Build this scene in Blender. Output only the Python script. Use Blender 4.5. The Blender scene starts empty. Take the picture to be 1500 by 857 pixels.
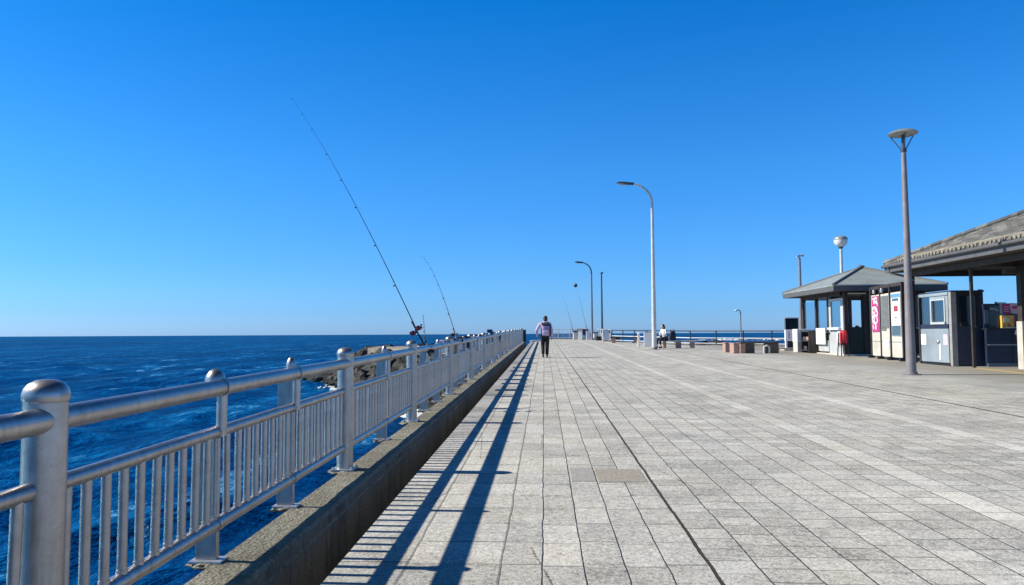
import bpy, bmesh, math, random
import numpy as np
from mathutils import Vector, Matrix, noise as mnoise
R = math.radians
PI = math.pi
rnd = random.Random(7)
SL = 0.0102                                   # the pier rises very slightly seaward
def dz(y): return SL * y
SCN = bpy.context.scene
COL = SCN.collection

# ---------------------------------------------------------------- camera, sky, sun, exposure
cam = bpy.data.objects.new('camera', bpy.data.cameras.new('camera'))
COL.objects.link(cam)
cam.data.sensor_width = 36.0
cam.data.lens = 36.0 * 1083 / 1500
cam.data.clip_start = 0.05
cam.data.clip_end = 60000
cam.location = (0, 0, 1.3)
cam.rotation_euler = (Matrix.Rotation(R(2.48), 3, 'Z') @ Matrix.Rotation(R(93.2), 3, 'X') @ Matrix.Rotation(R(-0.3), 3, 'Z')).to_euler()
SCN.camera = cam

SUN_EL = 37.0
sun_to = Vector((-math.cos(R(SUN_EL)), 0.03, math.sin(R(SUN_EL)))).normalized()   # towards the sun
w = bpy.data.worlds.new('World')
SCN.world = w
w.use_nodes = True
wn, wl = w.node_tree.nodes, w.node_tree.links
wn.clear()
sky = wn.new('ShaderNodeTexSky')
sky.sky_type = 'NISHITA'
sky.sun_disc = False
sky.sun_elevation = R(SUN_EL)
sky.sun_rotation = math.atan2(sun_to.x, sun_to.y)
sky.altitude = 0
sky.air_density = 1.0
sky.dust_density = 0.5
sky.ozone_density = 1.0
# clear polarised autumn sky: the Nishita colours graded by height above the horizon
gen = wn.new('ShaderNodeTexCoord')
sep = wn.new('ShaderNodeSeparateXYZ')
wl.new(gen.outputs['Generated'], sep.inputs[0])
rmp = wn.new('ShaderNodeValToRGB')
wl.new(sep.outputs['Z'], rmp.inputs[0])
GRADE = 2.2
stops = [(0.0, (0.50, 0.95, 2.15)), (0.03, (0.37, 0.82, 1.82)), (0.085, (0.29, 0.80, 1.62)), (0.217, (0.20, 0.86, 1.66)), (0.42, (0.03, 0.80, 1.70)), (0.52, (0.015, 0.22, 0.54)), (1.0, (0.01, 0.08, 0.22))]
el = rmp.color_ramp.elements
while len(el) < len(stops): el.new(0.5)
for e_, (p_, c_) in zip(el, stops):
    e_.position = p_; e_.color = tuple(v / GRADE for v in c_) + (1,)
mul = wn.new('ShaderNodeVectorMath'); mul.operation = 'MULTIPLY'
scl = wn.new('ShaderNodeVectorMath'); scl.operation = 'SCALE'; scl.inputs['Scale'].default_value = GRADE
bg = wn.new('ShaderNodeBackground')
bg.inputs['Strength'].default_value = 0.089
wo = wn.new('ShaderNodeOutputWorld')
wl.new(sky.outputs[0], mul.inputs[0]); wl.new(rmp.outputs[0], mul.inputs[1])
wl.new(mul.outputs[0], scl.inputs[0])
# a little deeper towards the sun side, high up
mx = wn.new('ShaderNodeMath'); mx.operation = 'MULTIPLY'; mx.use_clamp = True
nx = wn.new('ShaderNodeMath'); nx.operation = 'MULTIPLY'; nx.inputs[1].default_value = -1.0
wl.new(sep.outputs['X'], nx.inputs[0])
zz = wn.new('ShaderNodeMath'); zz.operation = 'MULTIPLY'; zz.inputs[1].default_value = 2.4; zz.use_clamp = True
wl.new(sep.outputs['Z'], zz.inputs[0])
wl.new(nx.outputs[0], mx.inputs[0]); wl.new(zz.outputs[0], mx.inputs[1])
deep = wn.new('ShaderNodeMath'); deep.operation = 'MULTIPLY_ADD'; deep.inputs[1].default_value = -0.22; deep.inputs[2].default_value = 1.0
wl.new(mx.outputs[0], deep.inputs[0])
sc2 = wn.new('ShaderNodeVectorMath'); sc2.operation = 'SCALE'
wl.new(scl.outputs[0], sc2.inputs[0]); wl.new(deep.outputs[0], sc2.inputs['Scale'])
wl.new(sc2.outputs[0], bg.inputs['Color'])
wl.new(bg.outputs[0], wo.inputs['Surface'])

sun = bpy.data.objects.new('sun', bpy.data.lights.new('sun', 'SUN'))
COL.objects.link(sun)
sun.data.energy = 5.0
sun.data.angle = R(0.5)
sun.data.color = (1.0, 0.935, 0.80)
sun.rotation_euler = sun_to.to_track_quat('Z', 'Y').to_euler()
sun.location = (-20, 0, 30)

SCN.view_settings.view_transform = 'Standard'
SCN.view_settings.look = 'None'
SCN.view_settings.exposure = 0.32
SCN.view_settings.gamma = 1.0
SCN.view_settings.use_curve_mapping = False

# ---------------------------------------------------------------- material helpers
class NT:
    def __init__(s, name):
        s.mat = bpy.data.materials.new(name)
        s.mat.use_nodes = True
        s.n, s.l = s.mat.node_tree.nodes, s.mat.node_tree.links
        s.bsdf = s.n['Principled BSDF']
        s.co = s.n.new('ShaderNodeTexCoord').outputs['Object']
    def put(s, sock, v):
        if isinstance(v, (int, float)): sock.default_value = v
        elif isinstance(v, (tuple, list)): sock.default_value = tuple(v) if len(v) == len(sock.default_value) else tuple(v) + (1.0,)
        else: s.l.new(v, sock)
    def m(s, op, a, b=0.0, c=0.0):
        n = s.n.new('ShaderNodeMath'); n.operation = op
        for i, v in enumerate((a, b, c)): s.put(n.inputs[i], v)
        return n.outputs[0]
    def xyz(s, v):
        n = s.n.new('ShaderNodeSeparateXYZ'); s.l.new(v, n.inputs[0]); return n.outputs
    def comb(s, x, y, z=0.0):
        n = s.n.new('ShaderNodeCombineXYZ')
        for i, v in enumerate((x, y, z)): s.put(n.inputs[i], v)
        return n.outputs[0]
    def scale(s, v, sc):
        n = s.n.new('ShaderNodeMapping'); s.l.new(v, n.inputs[0]); n.inputs['Scale'].default_value = sc; return n.outputs[0]
    def noise(s, sc, det=3, rough=0.55, vec=None, dist=0.0):
        n = s.n.new('ShaderNodeTexNoise'); s.put(n.inputs['Vector'], vec if vec is not None else s.co)
        n.inputs['Scale'].default_value = sc; n.inputs['Detail'].default_value = det
        n.inputs['Roughness'].default_value = rough; n.inputs['Distortion'].default_value = dist
        return n.outputs['Fac']
    def white(s, vec):
        n = s.n.new('ShaderNodeTexWhiteNoise'); n.noise_dimensions = '3D'; s.l.new(vec, n.inputs['Vector']); return n.outputs['Value']
    def ramp(s, f, stops):
        n = s.n.new('ShaderNodeValToRGB'); s.put(n.inputs[0], f)
        e = n.color_ramp.elements
        while len(e) < len(stops): e.new(0.5)
        for q, (p, c) in zip(e, stops):
            q.position = p; q.color = (c, c, c, 1) if isinstance(c, (int, float)) else tuple(c) + (1,)
        return n.outputs[0]
    def step(s, f, lo, hi):
        n = s.n.new('ShaderNodeMapRange'); n.interpolation_type = 'SMOOTHSTEP'
        s.put(n.inputs['Value'], f); n.inputs['From Min'].default_value = lo; n.inputs['From Max'].default_value = hi
        return n.outputs[0]
    def mix(s, f, a, b, mode='MIX'):
        n = s.n.new('ShaderNodeMix'); n.data_type = 'RGBA'; n.blend_type = mode
        s.put(n.inputs[0], f); s.put(n.inputs[6], a); s.put(n.inputs[7], b); return n.outputs[2]
    def bump(s, h, st, dist=0.01):
        n = s.n.new('ShaderNodeBump'); n.inputs['Strength'].default_value = st; n.inputs['Distance'].default_value = dist
        s.put(n.inputs['Height'], h); s.l.new(n.outputs[0], s.bsdf.inputs['Normal']); return n
    def set(s, **k):
        for a, v in k.items(): s.put(s.bsdf.inputs[a.replace('_', ' ')], v)
        return s.mat

def simple(name, col, rough=0.6, metal=0.0, var=0.18, sc=6.0, bump=0.0, dirt=None):
    t = NT(name)
    f = t.noise(sc, 5, 0.6)
    dark = tuple(c * (1 - var) for c in col); light = tuple(min(1, c * (1 + var)) for c in col)
    c = t.mix(t.ramp(f, [(0.3, 0.0), (0.7, 1.0)]), dark, light)
    if dirt:
        g = t.ramp(t.noise(sc * 0.35, 6, 0.7), [(0.48, 0.0), (0.68, 1.0)])
        c = t.mix(t.m('MULTIPLY', g, dirt[1]), c, dirt[0])
    t.set(Base_Color=c, Metallic=metal)
    t.set(Roughness=t.m('ADD', t.m('MULTIPLY', t.noise(sc * 2.3, 4), 0.22), rough - 0.11))
    if bump: t.bump(t.noise(sc * 9, 5, 0.65), bump, 0.01)
    return t.mat

def glass(name, tint=(0.75, 0.9, 0.98)):
    t = NT(name)
    t.set(Base_Color=tint, Roughness=0.03, IOR=1.3)
    tr = t.n.new('ShaderNodeBsdfTransparent'); tr.inputs[0].default_value = tint + (1,)
    mx = t.n.new('ShaderNodeMixShader'); mx.inputs[0].default_value = 0.28
    gl = t.n.new('ShaderNodeBsdfGlossy'); gl.inputs['Roughness'].default_value = 0.04
    t.l.new(tr.outputs[0], mx.inputs[1]); t.l.new(gl.outputs[0], mx.inputs[2])
    t.l.new(mx.outputs[0], t.n['Material Output'].inputs['Surface'])
    return t.mat

M = {}
def build_materials():
    # paving of long granite slabs
    t = NT('granite_paving')
    x, y, z = t.xyz(t.co)
    wob = t.m('MULTIPLY', t.m('SUBTRACT', t.noise(1.6, 4, 0.7), 0.5), 0.035)
    xw = t.m('ADD', x, wob)
    a = t.m('DIVIDE', t.m('SUBTRACT', xw, 0.88), 0.262)
    b = t.m('DIVIDE', t.m('SUBTRACT', xw, 0.88), 0.224)
    c = t.m('SUBTRACT', t.m('DIVIDE', t.m('ADD', xw, 0.24), 0.52), 5.0)
    near = t.m('LESS_THAN', xw, 0.88); kerbside = t.m('LESS_THAN', xw, -0.24)
    u = t.m('ADD', t.m('MULTIPLY', near, b), t.m('MULTIPLY', t.m('SUBTRACT', 1.0, near), a))
    u = t.m('ADD', t.m('MULTIPLY', kerbside, c), t.m('MULTIPLY', t.m('SUBTRACT', 1.0, kerbside), u))
    idx = t.m('FLOOR', u); fu = t.m('FRACT', u)
    rid = t.white(t.comb(idx, 3.0, 1.0))
    ln = t.m('ADD', 0.215, t.m('MULTIPLY', near, 0.20))
    v = t.m('DIVIDE', t.m('ADD', t.m('ADD', y, t.m('MULTIPLY', rid, 0.11)), t.m('MULTIPLY', wob, 0.8)), ln)
    idv = t.m('FLOOR', v); fv = t.m('FRACT', v)
    jl = t.m('MINIMUM', fu, t.m('SUBTRACT', 1.0, fu))
    jt = t.m('MINIMUM', fv, t.m('SUBTRACT', 1.0, fv))
    wl_ = t.m('ADD', 0.010, t.m('MULTIPLY', t.noise(2.5, 3, 0.7), 0.034))
    lj = t.m('SUBTRACT', 1.0, t.m('SMOOTH_MIN', t.m('DIVIDE', jl, wl_), 1.0, 0.3))
    lj = t.m('MULTIPLY', t.m('MAXIMUM', lj, 0.0), t.m('SUBTRACT', 1.0, t.m('MULTIPLY', kerbside, 0.45)))
    tj = t.m('LESS_THAN', t.m('MULTIPLY', jt, ln), t.m('ADD', 0.0025, t.m('MULTIPLY', t.noise(6, 3, 0.7), 0.006)))
    slab = t.white(t.comb(idx, idv, 5.0))
    tj = t.m('MULTIPLY', tj, t.m('ADD', 0.28, t.m('MULTIPLY', t.white(t.comb(idx, t.m('ROUND', v), 9.0)), 0.72)))
    big = t.m('MULTIPLY', t.m('LESS_THAN', t.m('ABSOLUTE', t.m('SUBTRACT', xw, 0.885)), 0.011), 1.0)
    # granite speckle at two sizes, stains
    sp = t.noise(75, 3, 0.75); sp2 = t.noise(28, 2, 0.6)
    st = t.noise(0.55, 6, 0.65); st2 = t.noise(3.1, 6, 0.7)
    val = t.m('ADD', 0.82, t.m('MULTIPLY', slab, 0.27))
    val = t.m('ADD', val, t.m('MULTIPLY', t.m('SUBTRACT', sp, 0.5), 2.4))
    val = t.m('ADD', val, t.m('MULTIPLY', t.m('SUBTRACT', sp2, 0.5), 1.05))
    val = t.m('ADD', val, t.m('MULTIPLY', t.m('SUBTRACT', st, 0.5), 0.85))
    val = t.m('ADD', val, t.m('MULTIPLY', t.m('SUBTRACT', st2, 0.5), 0.7))
    def band(cx, hw, amt):
        return t.m('MULTIPLY', t.m('LESS_THAN', t.m('ABSOLUTE', t.m('SUBTRACT', xw, cx)), hw), amt)
    val = t.m('ADD', val, t.m('ADD', band(3.107, 0.131, 0.20), band(4.94, 0.131, 0.22)))
    # chipped arrises, dark spots and a few wandering cracks
    vor = t.n.new('ShaderNodeTexVoronoi'); vor.feature = 'DISTANCE_TO_EDGE'; vor.inputs['Scale'].default_value = 0.55
    t.l.new(t.scale(t.co, (1.6, 0.42, 1.0)), vor.inputs['Vector'])
    crk = t.m('MULTIPLY', t.m('LESS_THAN', t.m('ADD', vor.outputs['Distance'], t.m('MULTIPLY', t.m('SUBTRACT', t.noise(7, 5, 0.8), 0.5), 0.03)), 0.0035), t.m('MULTIPLY', t.step(t.noise(0.45, 3), 0.46, 0.54), t.m('LESS_THAN', xw, 1.2)))
    spot = t.step(t.noise(11, 2, 0.5), 0.70, 0.76)
    val = t.m('SUBTRACT', val, t.m('ADD', t.m('MULTIPLY', crk, 0.55), t.m('ADD', t.m('MULTIPLY', spot, 0.25), t.m('MULTIPLY', t.step(t.noise(0.7, 7, 0.75, None, 0.8), 0.54, 0.70), 0.20))))
    val = t.m('MULTIPLY', val, 0.5)
    val = t.m('MAXIMUM', val, 0.05)
    warm = t.mix(t.ramp(t.noise(0.9, 5, 0.7), [(0.4, 0.0), (0.7, 1.0)]), (1.0, 0.98, 0.91), (1.0, 0.945, 0.82))
    col = t.mix(1.0, warm, t.comb(val, val, val), 'MULTIPLY')
    col = t.mix(lj, col, (0.030, 0.026, 0.022))
    col = t.mix(tj, col, (0.065, 0.06, 0.052))
    col = t.mix(big, col, (0.03, 0.02, 0.012))
    t.set(Base_Color=col, Roughness=0.85)
    h = t.m('SUBTRACT', t.m('MULTIPLY', sp2, 0.5), t.m('MAXIMUM', lj, t.m('MULTIPLY', tj, 0.7)))
    h = t.m('ADD', h, t.m('MULTIPLY', slab, 0.25))
    t.bump(h, 0.55, 0.012)
    M['paving'] = t.mat
    # concrete apron
    t = NT('apron_concrete')
    x, y, z = t.xyz(t.co)
    n1 = t.noise(0.35, 7, 0.68); n2 = t.noise(60, 4, 0.7); n3 = t.noise(2.3, 6, 0.7)
    val = t.m('ADD', t.m('SUBTRACT', 0.40, t.m('MULTIPLY', t.step(x, 9.0, 11.5), 0.09)), t.m('ADD', t.m('MULTIPLY', t.m('SUBTRACT', n1, 0.5), 0.42), t.m('ADD', t.m('MULTIPLY', t.m('SUBTRACT', n2, 0.5), 0.36), t.m('MULTIPLY', t.m('SUBTRACT', n3, 0.5), 0.22))))
    jx = t.m('FRACT', t.m('DIVIDE', x, 2.6)); jy = t.m('FRACT', t.m('DIVIDE', y, 3.4))
    j = t.m('MAXIMUM', t.m('LESS_THAN', jx, 0.006), t.m('LESS_THAN', jy, 0.004))
    dirt = t.m('MULTIPLY', t.step(x, 9.0, 12.6), t.ramp(t.noise(0.8, 6, 0.7), [(0.3, 0.2), (0.65, 1.0)]))
    col = t.mix(dirt, t.comb(val, val, t.m('MULTIPLY', val, 0.95)), (0.27, 0.235, 0.18))
    col = t.mix(t.m('MULTIPLY', j, 0.6), col, (0.08, 0.08, 0.075))
    t.set(Base_Color=col, Roughness=0.9); t.bump(n2, 0.4, 0.01)
    M['apron'] = t.mat
    # kerb and sea wall concrete
    t = NT('weathered_kerb')
    x, y, z = t.xyz(t.co)
    agg = t.n.new('ShaderNodeTexVoronoi'); agg.inputs['Scale'].default_value = 48; t.l.new(t.co, agg.inputs['Vector'])
    n1 = t.noise(2.2, 7, 0.7); n2 = t.noise(34, 5, 0.75)
    f = t.m('ADD', t.m('MULTIPLY', n2, 0.75), t.m('MULTIPLY', n1, 0.45))
    col = t.ramp(f, [(0.36, (0.035, 0.032, 0.024)), (0.5, (0.145, 0.135, 0.10)), (0.64, (0.27, 0.25, 0.19)), (0.8, (0.46, 0.44, 0.36))])
    lich = t.ramp(t.noise(5.5, 6, 0.75), [(0.52, 0.0), (0.66, 0.8)])
    col = t.mix(lich, col, (0.16, 0.14, 0.08))
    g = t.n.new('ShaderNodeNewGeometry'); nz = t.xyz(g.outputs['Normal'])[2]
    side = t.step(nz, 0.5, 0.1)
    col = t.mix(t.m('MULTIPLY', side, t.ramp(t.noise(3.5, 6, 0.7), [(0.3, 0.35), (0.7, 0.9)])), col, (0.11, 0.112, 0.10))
    jk = t.m('FRACT', t.m('DIVIDE', t.m('ADD', y, t.m('MULTIPLY', n2, 0.03)), 3.55))
    col = t.mix(t.m('MULTIPLY', t.m('LESS_THAN', jk, 0.0042), 0.85), col, (0.02, 0.02, 0.017))
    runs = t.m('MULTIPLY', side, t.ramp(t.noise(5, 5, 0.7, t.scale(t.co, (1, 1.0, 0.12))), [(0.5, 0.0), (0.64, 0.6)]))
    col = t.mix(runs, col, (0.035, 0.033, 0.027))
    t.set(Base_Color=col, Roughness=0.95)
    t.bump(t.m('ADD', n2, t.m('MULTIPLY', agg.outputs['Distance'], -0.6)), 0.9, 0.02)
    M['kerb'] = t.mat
    t = NT('sea_wall_concrete')
    z = t.xyz(t.co)[2]
    col = t.ramp(t.noise(0.8, 7, 0.7), [(0.3, (0.12, 0.115, 0.10)), (0.7, (0.30, 0.29, 0.26))])
    col = t.mix(t.step(z, -1.2, -2.3), col, (0.025, 0.028, 0.02))
    t.set(Base_Color=col, Roughness=0.9); t.bump(t.noise(12, 6, 0.7), 0.6, 0.03)
    M['seawall'] = t.mat
    M['gutter'] = simple('silted_gutter', (0.26, 0.26, 0.25), 0.9, 0, 0.4, 3, 0.4)
    # brushed aluminium of the guard rail
    t = NT('dulled_aluminium')
    st = t.noise(14, 6, 0.7); big = t.noise(2.5, 5, 0.7)
    col = t.ramp(t.m('ADD', t.m('MULTIPLY', st, 0.5), t.m('MULTIPLY', big, 0.5)), [(0.34, (0.34, 0.315, 0.30)), (0.62, (0.56, 0.525, 0.50))])
    spots = t.ramp(t.noise(55, 3, 0.7), [(0.63, 0.0), (0.72, 0.65)])
    run = t.ramp(t.noise(22, 4, 0.7, t.scale(t.co, (1.0, 1.0, 0.07))), [(0.52, 0.0), (0.68, 0.55)])
    col = t.mix(run, col, (0.30, 0.27, 0.235))
    col = t.mix(spots, col, (0.24, 0.21, 0.17))
    t.set(Base_Color=col, Metallic=0.88, Roughness=t.m('ADD', 0.27, t.m('MULTIPLY', st, 0.22)))
    t.bump(t.noise(70, 4, 0.6), 0.05, 0.004)
    M['alu'] = t.mat
    M['alu_plain'] = simple('galvanised_steel', (0.50, 0.49, 0.50), 0.42, 0.6, 0.15, 9)
    M['rail_far'] = simple('pale_grey_painted_railing', (0.48, 0.49, 0.5), 0.5, 0.2, 0.15, 9)
    M['pole_white'] = simple('pale_painted_pole', (0.66, 0.66, 0.64), 0.45, 0.1, 0.08, 5, dirt=((0.3, 0.24, 0.18), 0.35))
    M['pole_brown'] = simple('grey_brown_painted_pole', (0.25, 0.23, 0.24), 0.5, 0.1, 0.12, 5, dirt=((0.15, 0.1, 0.08), 0.5))
    M['pole_dark'] = simple('dark_pole', (0.10, 0.09, 0.10), 0.5, 0.2)
    M['lamp_dark'] = simple('dark_lamp_housing', (0.07, 0.075, 0.08), 0.4, 0.3)
    M['lamp_cap'] = simple('weathered_lamp_cap', (0.33, 0.36, 0.345), 0.4, 0.3, 0.2, 12, dirt=((0.12, 0.11, 0.1), 0.6))
    M['opal'] = simple('opal_globe', (0.84, 0.83, 0.80), 0.25, 0, 0.05)
    M['lens'] = simple('lamp_lens', (0.35, 0.37, 0.38), 0.15)
    # water
    t = NT('sea_water')
    x, y, z = t.xyz(t.co)
    g = t.n.new('ShaderNodeCameraData')
    w1 = t.noise(0.9, 5, 0.62, t.scale(t.co, (1.0, 0.72, 1))); w2 = t.noise(3.2, 4, 0.6, t.scale(t.co, (0.8, 1.0, 1)))
    w3 = t.noise(0.16, 4, 0.6, t.scale(t.co, (0.75, 1.0, 1)))
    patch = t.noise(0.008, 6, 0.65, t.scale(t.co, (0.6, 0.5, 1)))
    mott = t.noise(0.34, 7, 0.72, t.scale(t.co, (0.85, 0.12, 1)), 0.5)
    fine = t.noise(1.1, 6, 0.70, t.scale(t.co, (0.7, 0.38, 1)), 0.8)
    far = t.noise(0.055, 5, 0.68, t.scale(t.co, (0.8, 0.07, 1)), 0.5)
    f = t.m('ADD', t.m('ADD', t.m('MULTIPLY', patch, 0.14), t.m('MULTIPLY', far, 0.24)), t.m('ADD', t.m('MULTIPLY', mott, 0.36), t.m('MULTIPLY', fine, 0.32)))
    col = t.ramp(f, [(0.46, (0.0001, 0.007, 0.042)), (0.525, (0.0002, 0.032, 0.128)), (0.575, (0.0005, 0.084, 0.25)), (0.635, (0.011, 0.20, 0.43))])  # light and shade of the chop painted into the colour, over random patchy tone
    glint = t.m('MULTIPLY', t.step(mott, 0.53, 0.64), t.step(fine, 0.52, 0.63))
    col = t.mix(glint, col, (0.16, 0.42, 0.68))  # pale flecks painted in as sparkle on the crests
    h = t.m('ADD', t.m('ADD', t.m('MULTIPLY', w1, 1.0), t.m('MULTIPLY', w2, 0.45)), t.m('MULTIPLY', w3, 1.6))
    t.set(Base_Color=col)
    bn = t.bump(h, 1.0, 0.75)
    df = t.n.new('ShaderNodeBsdfDiffuse'); gl = t.n.new('ShaderNodeBsdfGlossy'); gl.inputs['Roughness'].default_value = 0.16
    fr = t.n.new('ShaderNodeFresnel'); fr.inputs['IOR'].default_value = 1.33
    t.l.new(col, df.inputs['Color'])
    b2 = t.n.new('ShaderNodeBump'); b2.inputs['Strength'].default_value = 1.0; b2.inputs['Distance'].default_value = 0.16; t.l.new(h, b2.inputs['Height'])
    gl.inputs['Color'].default_value = (0.30, 0.74, 0.95, 1)
    t.l.new(bn.outputs[0], df.inputs['Normal'])
    for q in (gl, fr): t.l.new(b2.outputs[0], q.inputs['Normal'])
    sea_mix = t.n.new('ShaderNodeMixShader')
    t.l.new(t.m('MINIMUM', t.m('MULTIPLY', fr.outputs[0], 0.5), 0.18), sea_mix.inputs[0])
    t.l.new(df.outputs[0], sea_mix.inputs[1]); t.l.new(gl.outputs[0], sea_mix.inputs[2])
    t.l.new(sea_mix.outputs[0], t.n['Material Output'].inputs['Surface'])
    M['water'] = t.mat
    t = NT('sea_foam')
    col = t.ramp(t.noise(3, 5, 0.7), [(0.3, (0.55, 0.62, 0.66)), (0.7, (0.85, 0.87, 0.88))])
    t.set(Base_Color=col, Roughness=0.8)
    M['foam'] = t.mat
    # rock
    t = NT('dark_wet_rock')
    z = t.xyz(t.co)[2]
    f = t.m('ADD', t.m('MULTIPLY', t.noise(1.4, 7, 0.7), 0.6), t.m('MULTIPLY', t.noise(9, 5, 0.7), 0.45))
    col = t.ramp(f, [(0.40, (0.012, 0.0115, 0.010)), (0.58, (0.040, 0.038, 0.032)), (0.74, (0.15, 0.14, 0.115))])
    col = t.mix(t.step(z, -1.9, -2.5), col, (0.012, 0.013, 0.011))
    t.set(Base_Color=col, Roughness=0.75); t.bump(t.noise(5, 7, 0.7), 0.9, 0.12)
    M['rock'] = t.mat
    M['sand_conc'] = simple('sandy_concrete', (0.28, 0.25, 0.19), 0.9, 0, 0.25, 1.5, 0.5)
    # roofs
    t = NT('old_roof_shingles')
    x, y, z = t.xyz(t.co)
    cell = t.white(t.comb(t.m('FLOOR', t.m('MULTIPLY', x, 3.7)), t.m('FLOOR', t.m('MULTIPLY', y, 4.3)), 2.0))
    n1 = t.noise(1.2, 6, 0.7); n2 = t.noise(14, 5, 0.7)
    f = t.m('ADD', t.m('MULTIPLY', cell, 0.3), t.m('ADD', t.m('MULTIPLY', n1, 0.45), t.m('MULTIPLY', n2, 0.35)))
    col = t.ramp(f, [(0.3, (0.06, 0.06, 0.058)), (0.55, (0.135, 0.131, 0.122)), (0.8, (0.28, 0.27, 0.24))])
    t.set(Base_Color=col, Roughness=0.9); t.bump(n2, 0.6, 0.02)
    M['shingle'] = t.mat
    M['tile_end'] = simple('pale_tile_ends', (0.36, 0.325, 0.255), 0.85, 0, 0.35, 8, 0.4)
    M['roof_metal'] = simple('grey_green_sheet_roof', (0.33, 0.37, 0.355), 0.5, 0.15, 0.16, 1.6, 0.08, ((0.18, 0.16, 0.13), 0.45))
    M['fascia'] = simple('dark_grey_fascia', (0.105, 0.105, 0.11), 0.65, 0, 0.2, 4, 0.1)
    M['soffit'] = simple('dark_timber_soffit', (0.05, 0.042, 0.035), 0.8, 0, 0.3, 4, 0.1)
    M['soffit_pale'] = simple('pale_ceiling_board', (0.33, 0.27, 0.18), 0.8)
    M['timber'] = simple('dark_stained_timber', (0.045, 0.036, 0.034), 0.65, 0, 0.3, 5, 0.15)
    M['green_panel'] = simple('dark_green_panel', (0.018, 0.035, 0.032), 0.5, 0, 0.2, 3)
    M['navy_panel'] = simple('dark_navy_panel', (0.018, 0.028, 0.06), 0.45, 0, 0.25, 2)
    M['grey_panel'] = simple('grey_painted_panel', (0.50, 0.52, 0.52), 0.5, 0, 0.08, 3, dirt=((0.3, 0.29, 0.26), 0.4))
    M['blue_grey'] = simple('blue_grey_painted_panel', (0.29, 0.345, 0.38), 0.45, 0, 0.12, 1.5, dirt=((0.13, 0.15, 0.17), 0.5))
    M['cream'] = simple('cream_board', (0.60, 0.565, 0.49), 0.7, 0, 0.12, 2, dirt=((0.36, 0.32, 0.26), 0.5))
    M['patch_grey'] = simple('grey_covering_sheet', (0.16, 0.17, 0.175), 0.6)
    M['jamb'] = simple('grey_beige_jamb', (0.33, 0.31, 0.29), 0.6)
    M['black'] = simple('black_plastic', (0.015, 0.015, 0.018), 0.45)
    M['interior'] = simple('dim_interior', (0.13, 0.16, 0.19), 0.7)
    M['white'] = simple('white_board', (0.78, 0.78, 0.77), 0.6, 0, 0.05, 4, dirt=((0.5, 0.47, 0.42), 0.3))
    M['paper'] = simple('white_paper', (0.80, 0.80, 0.80), 0.8, 0, 0.04)
    M['pink'] = simple('magenta_poster', (0.50, 0.045, 0.22), 0.5, 0, 0.12)
    M['palepink'] = simple('pale_pink_sheet', (0.70, 0.52, 0.62), 0.6)
    M['red'] = simple('red_cloth', (0.45, 0.02, 0.03), 0.75, 0, 0.25, 8)
    M['redbox'] = simple('red_print', (0.42, 0.06, 0.08), 0.6)
    M['teal'] = simple('pale_teal_sheet', (0.42, 0.68, 0.66), 0.6)
    M['sky_blue'] = simple('blue_print', (0.12, 0.32, 0.55), 0.5)
    M['slate_print'] = simple('slate_blue_print', (0.08, 0.14, 0.19), 0.5)
    M['yellow'] = simple('yellow_print', (0.70, 0.46, 0.10), 0.6, 0, 0.3, 7)
    M['grey_ink'] = simple('grey_ink', (0.12, 0.12, 0.13), 0.7)
    M['glass'] = glass('window_glass')
    M['glass_teal'] = glass('teal_window_glass', (0.62, 0.80, 0.88))
    t = NT('dark_window'); t.set(Base_Color=(0.01, 0.02, 0.035), Roughness=0.06); M['dark_glass'] = t.mat
    M['bench_stone'] = simple('pink_granite', (0.42, 0.27, 0.22), 0.7, 0, 0.22, 14, 0.2)
    M['bench_top'] = simple('dark_bench_top', (0.085, 0.07, 0.068), 0.6, 0, 0.25, 6, 0.1)
    M['tactile'] = simple('worn_yellow_paint', (0.50, 0.36, 0.13), 0.8, 0, 0.3, 5)
    M['lid'] = simple('brown_stone_lid', (0.36, 0.325, 0.27), 0.85, 0, 0.25, 38, 0.5)
    M['lid2'] = simple('grey_brown_stone_lid', (0.38, 0.36, 0.335), 0.85, 0, 0.22, 38, 0.5)
    M['drain'] = simple('channel_shadow_gap', (0.05, 0.05, 0.045), 0.9)
    # people and gear
    M['skin'] = simple('skin', (0.55, 0.34, 0.25), 0.55, 0, 0.06)
    M['hair'] = simple('dark_brown_hair', (0.045, 0.026, 0.018), 0.55, 0, 0.3, 30)
    M['hair_black'] = simple('black_hair', (0.012, 0.011, 0.012), 0.5, 0, 0.3, 30)
    M['jacket'] = simple('pale_lilac_jacket', (0.58, 0.48, 0.60), 0.75, 0, 0.16, 9, 0.2)
    M['trousers'] = simple('black_trousers', (0.012, 0.012, 0.017), 0.8, 0, 0.3, 12)
    M['lilac_bag'] = simple('lilac_backpack', (0.36, 0.26, 0.48), 0.65, 0, 0.2, 9)
    M['dark_bag'] = simple('dark_purple_cloth', (0.03, 0.022, 0.045), 0.75, 0, 0.25, 9)
    M['shoe'] = simple('shoe_dark', (0.02, 0.02, 0.022), 0.6)
    M['sole'] = simple('shoe_sole', (0.75, 0.73, 0.7), 0.6)
    M['shirt'] = simple('white_shirt', (0.74, 0.70, 0.72), 0.8, 0, 0.06, 9)
    M['greenish'] = simple('dark_green_cloth', (0.02, 0.07, 0.065), 0.8)
    M['carbon'] = simple('black_carbon_rod', (0.012, 0.012, 0.016), 0.4)
    M['tealrod'] = simple('pale_teal_rod', (0.20, 0.36, 0.42), 0.4)
    M['cork'] = simple('cork_grip', (0.42, 0.30, 0.18), 0.8)
    M['reel_red'] = simple('dark_red_reel', (0.12, 0.012, 0.03), 0.35, 0.5)
    M['navy_cloth'] = simple('navy_cloth', (0.015, 0.04, 0.13), 0.8)
    M['blue_cloth'] = simple('blue_tarp', (0.02, 0.10, 0.36), 0.6)
    M['towel'] = simple('white_towel', (0.74, 0.74, 0.76), 0.9, 0, 0.08, 9, 0.3)
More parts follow.
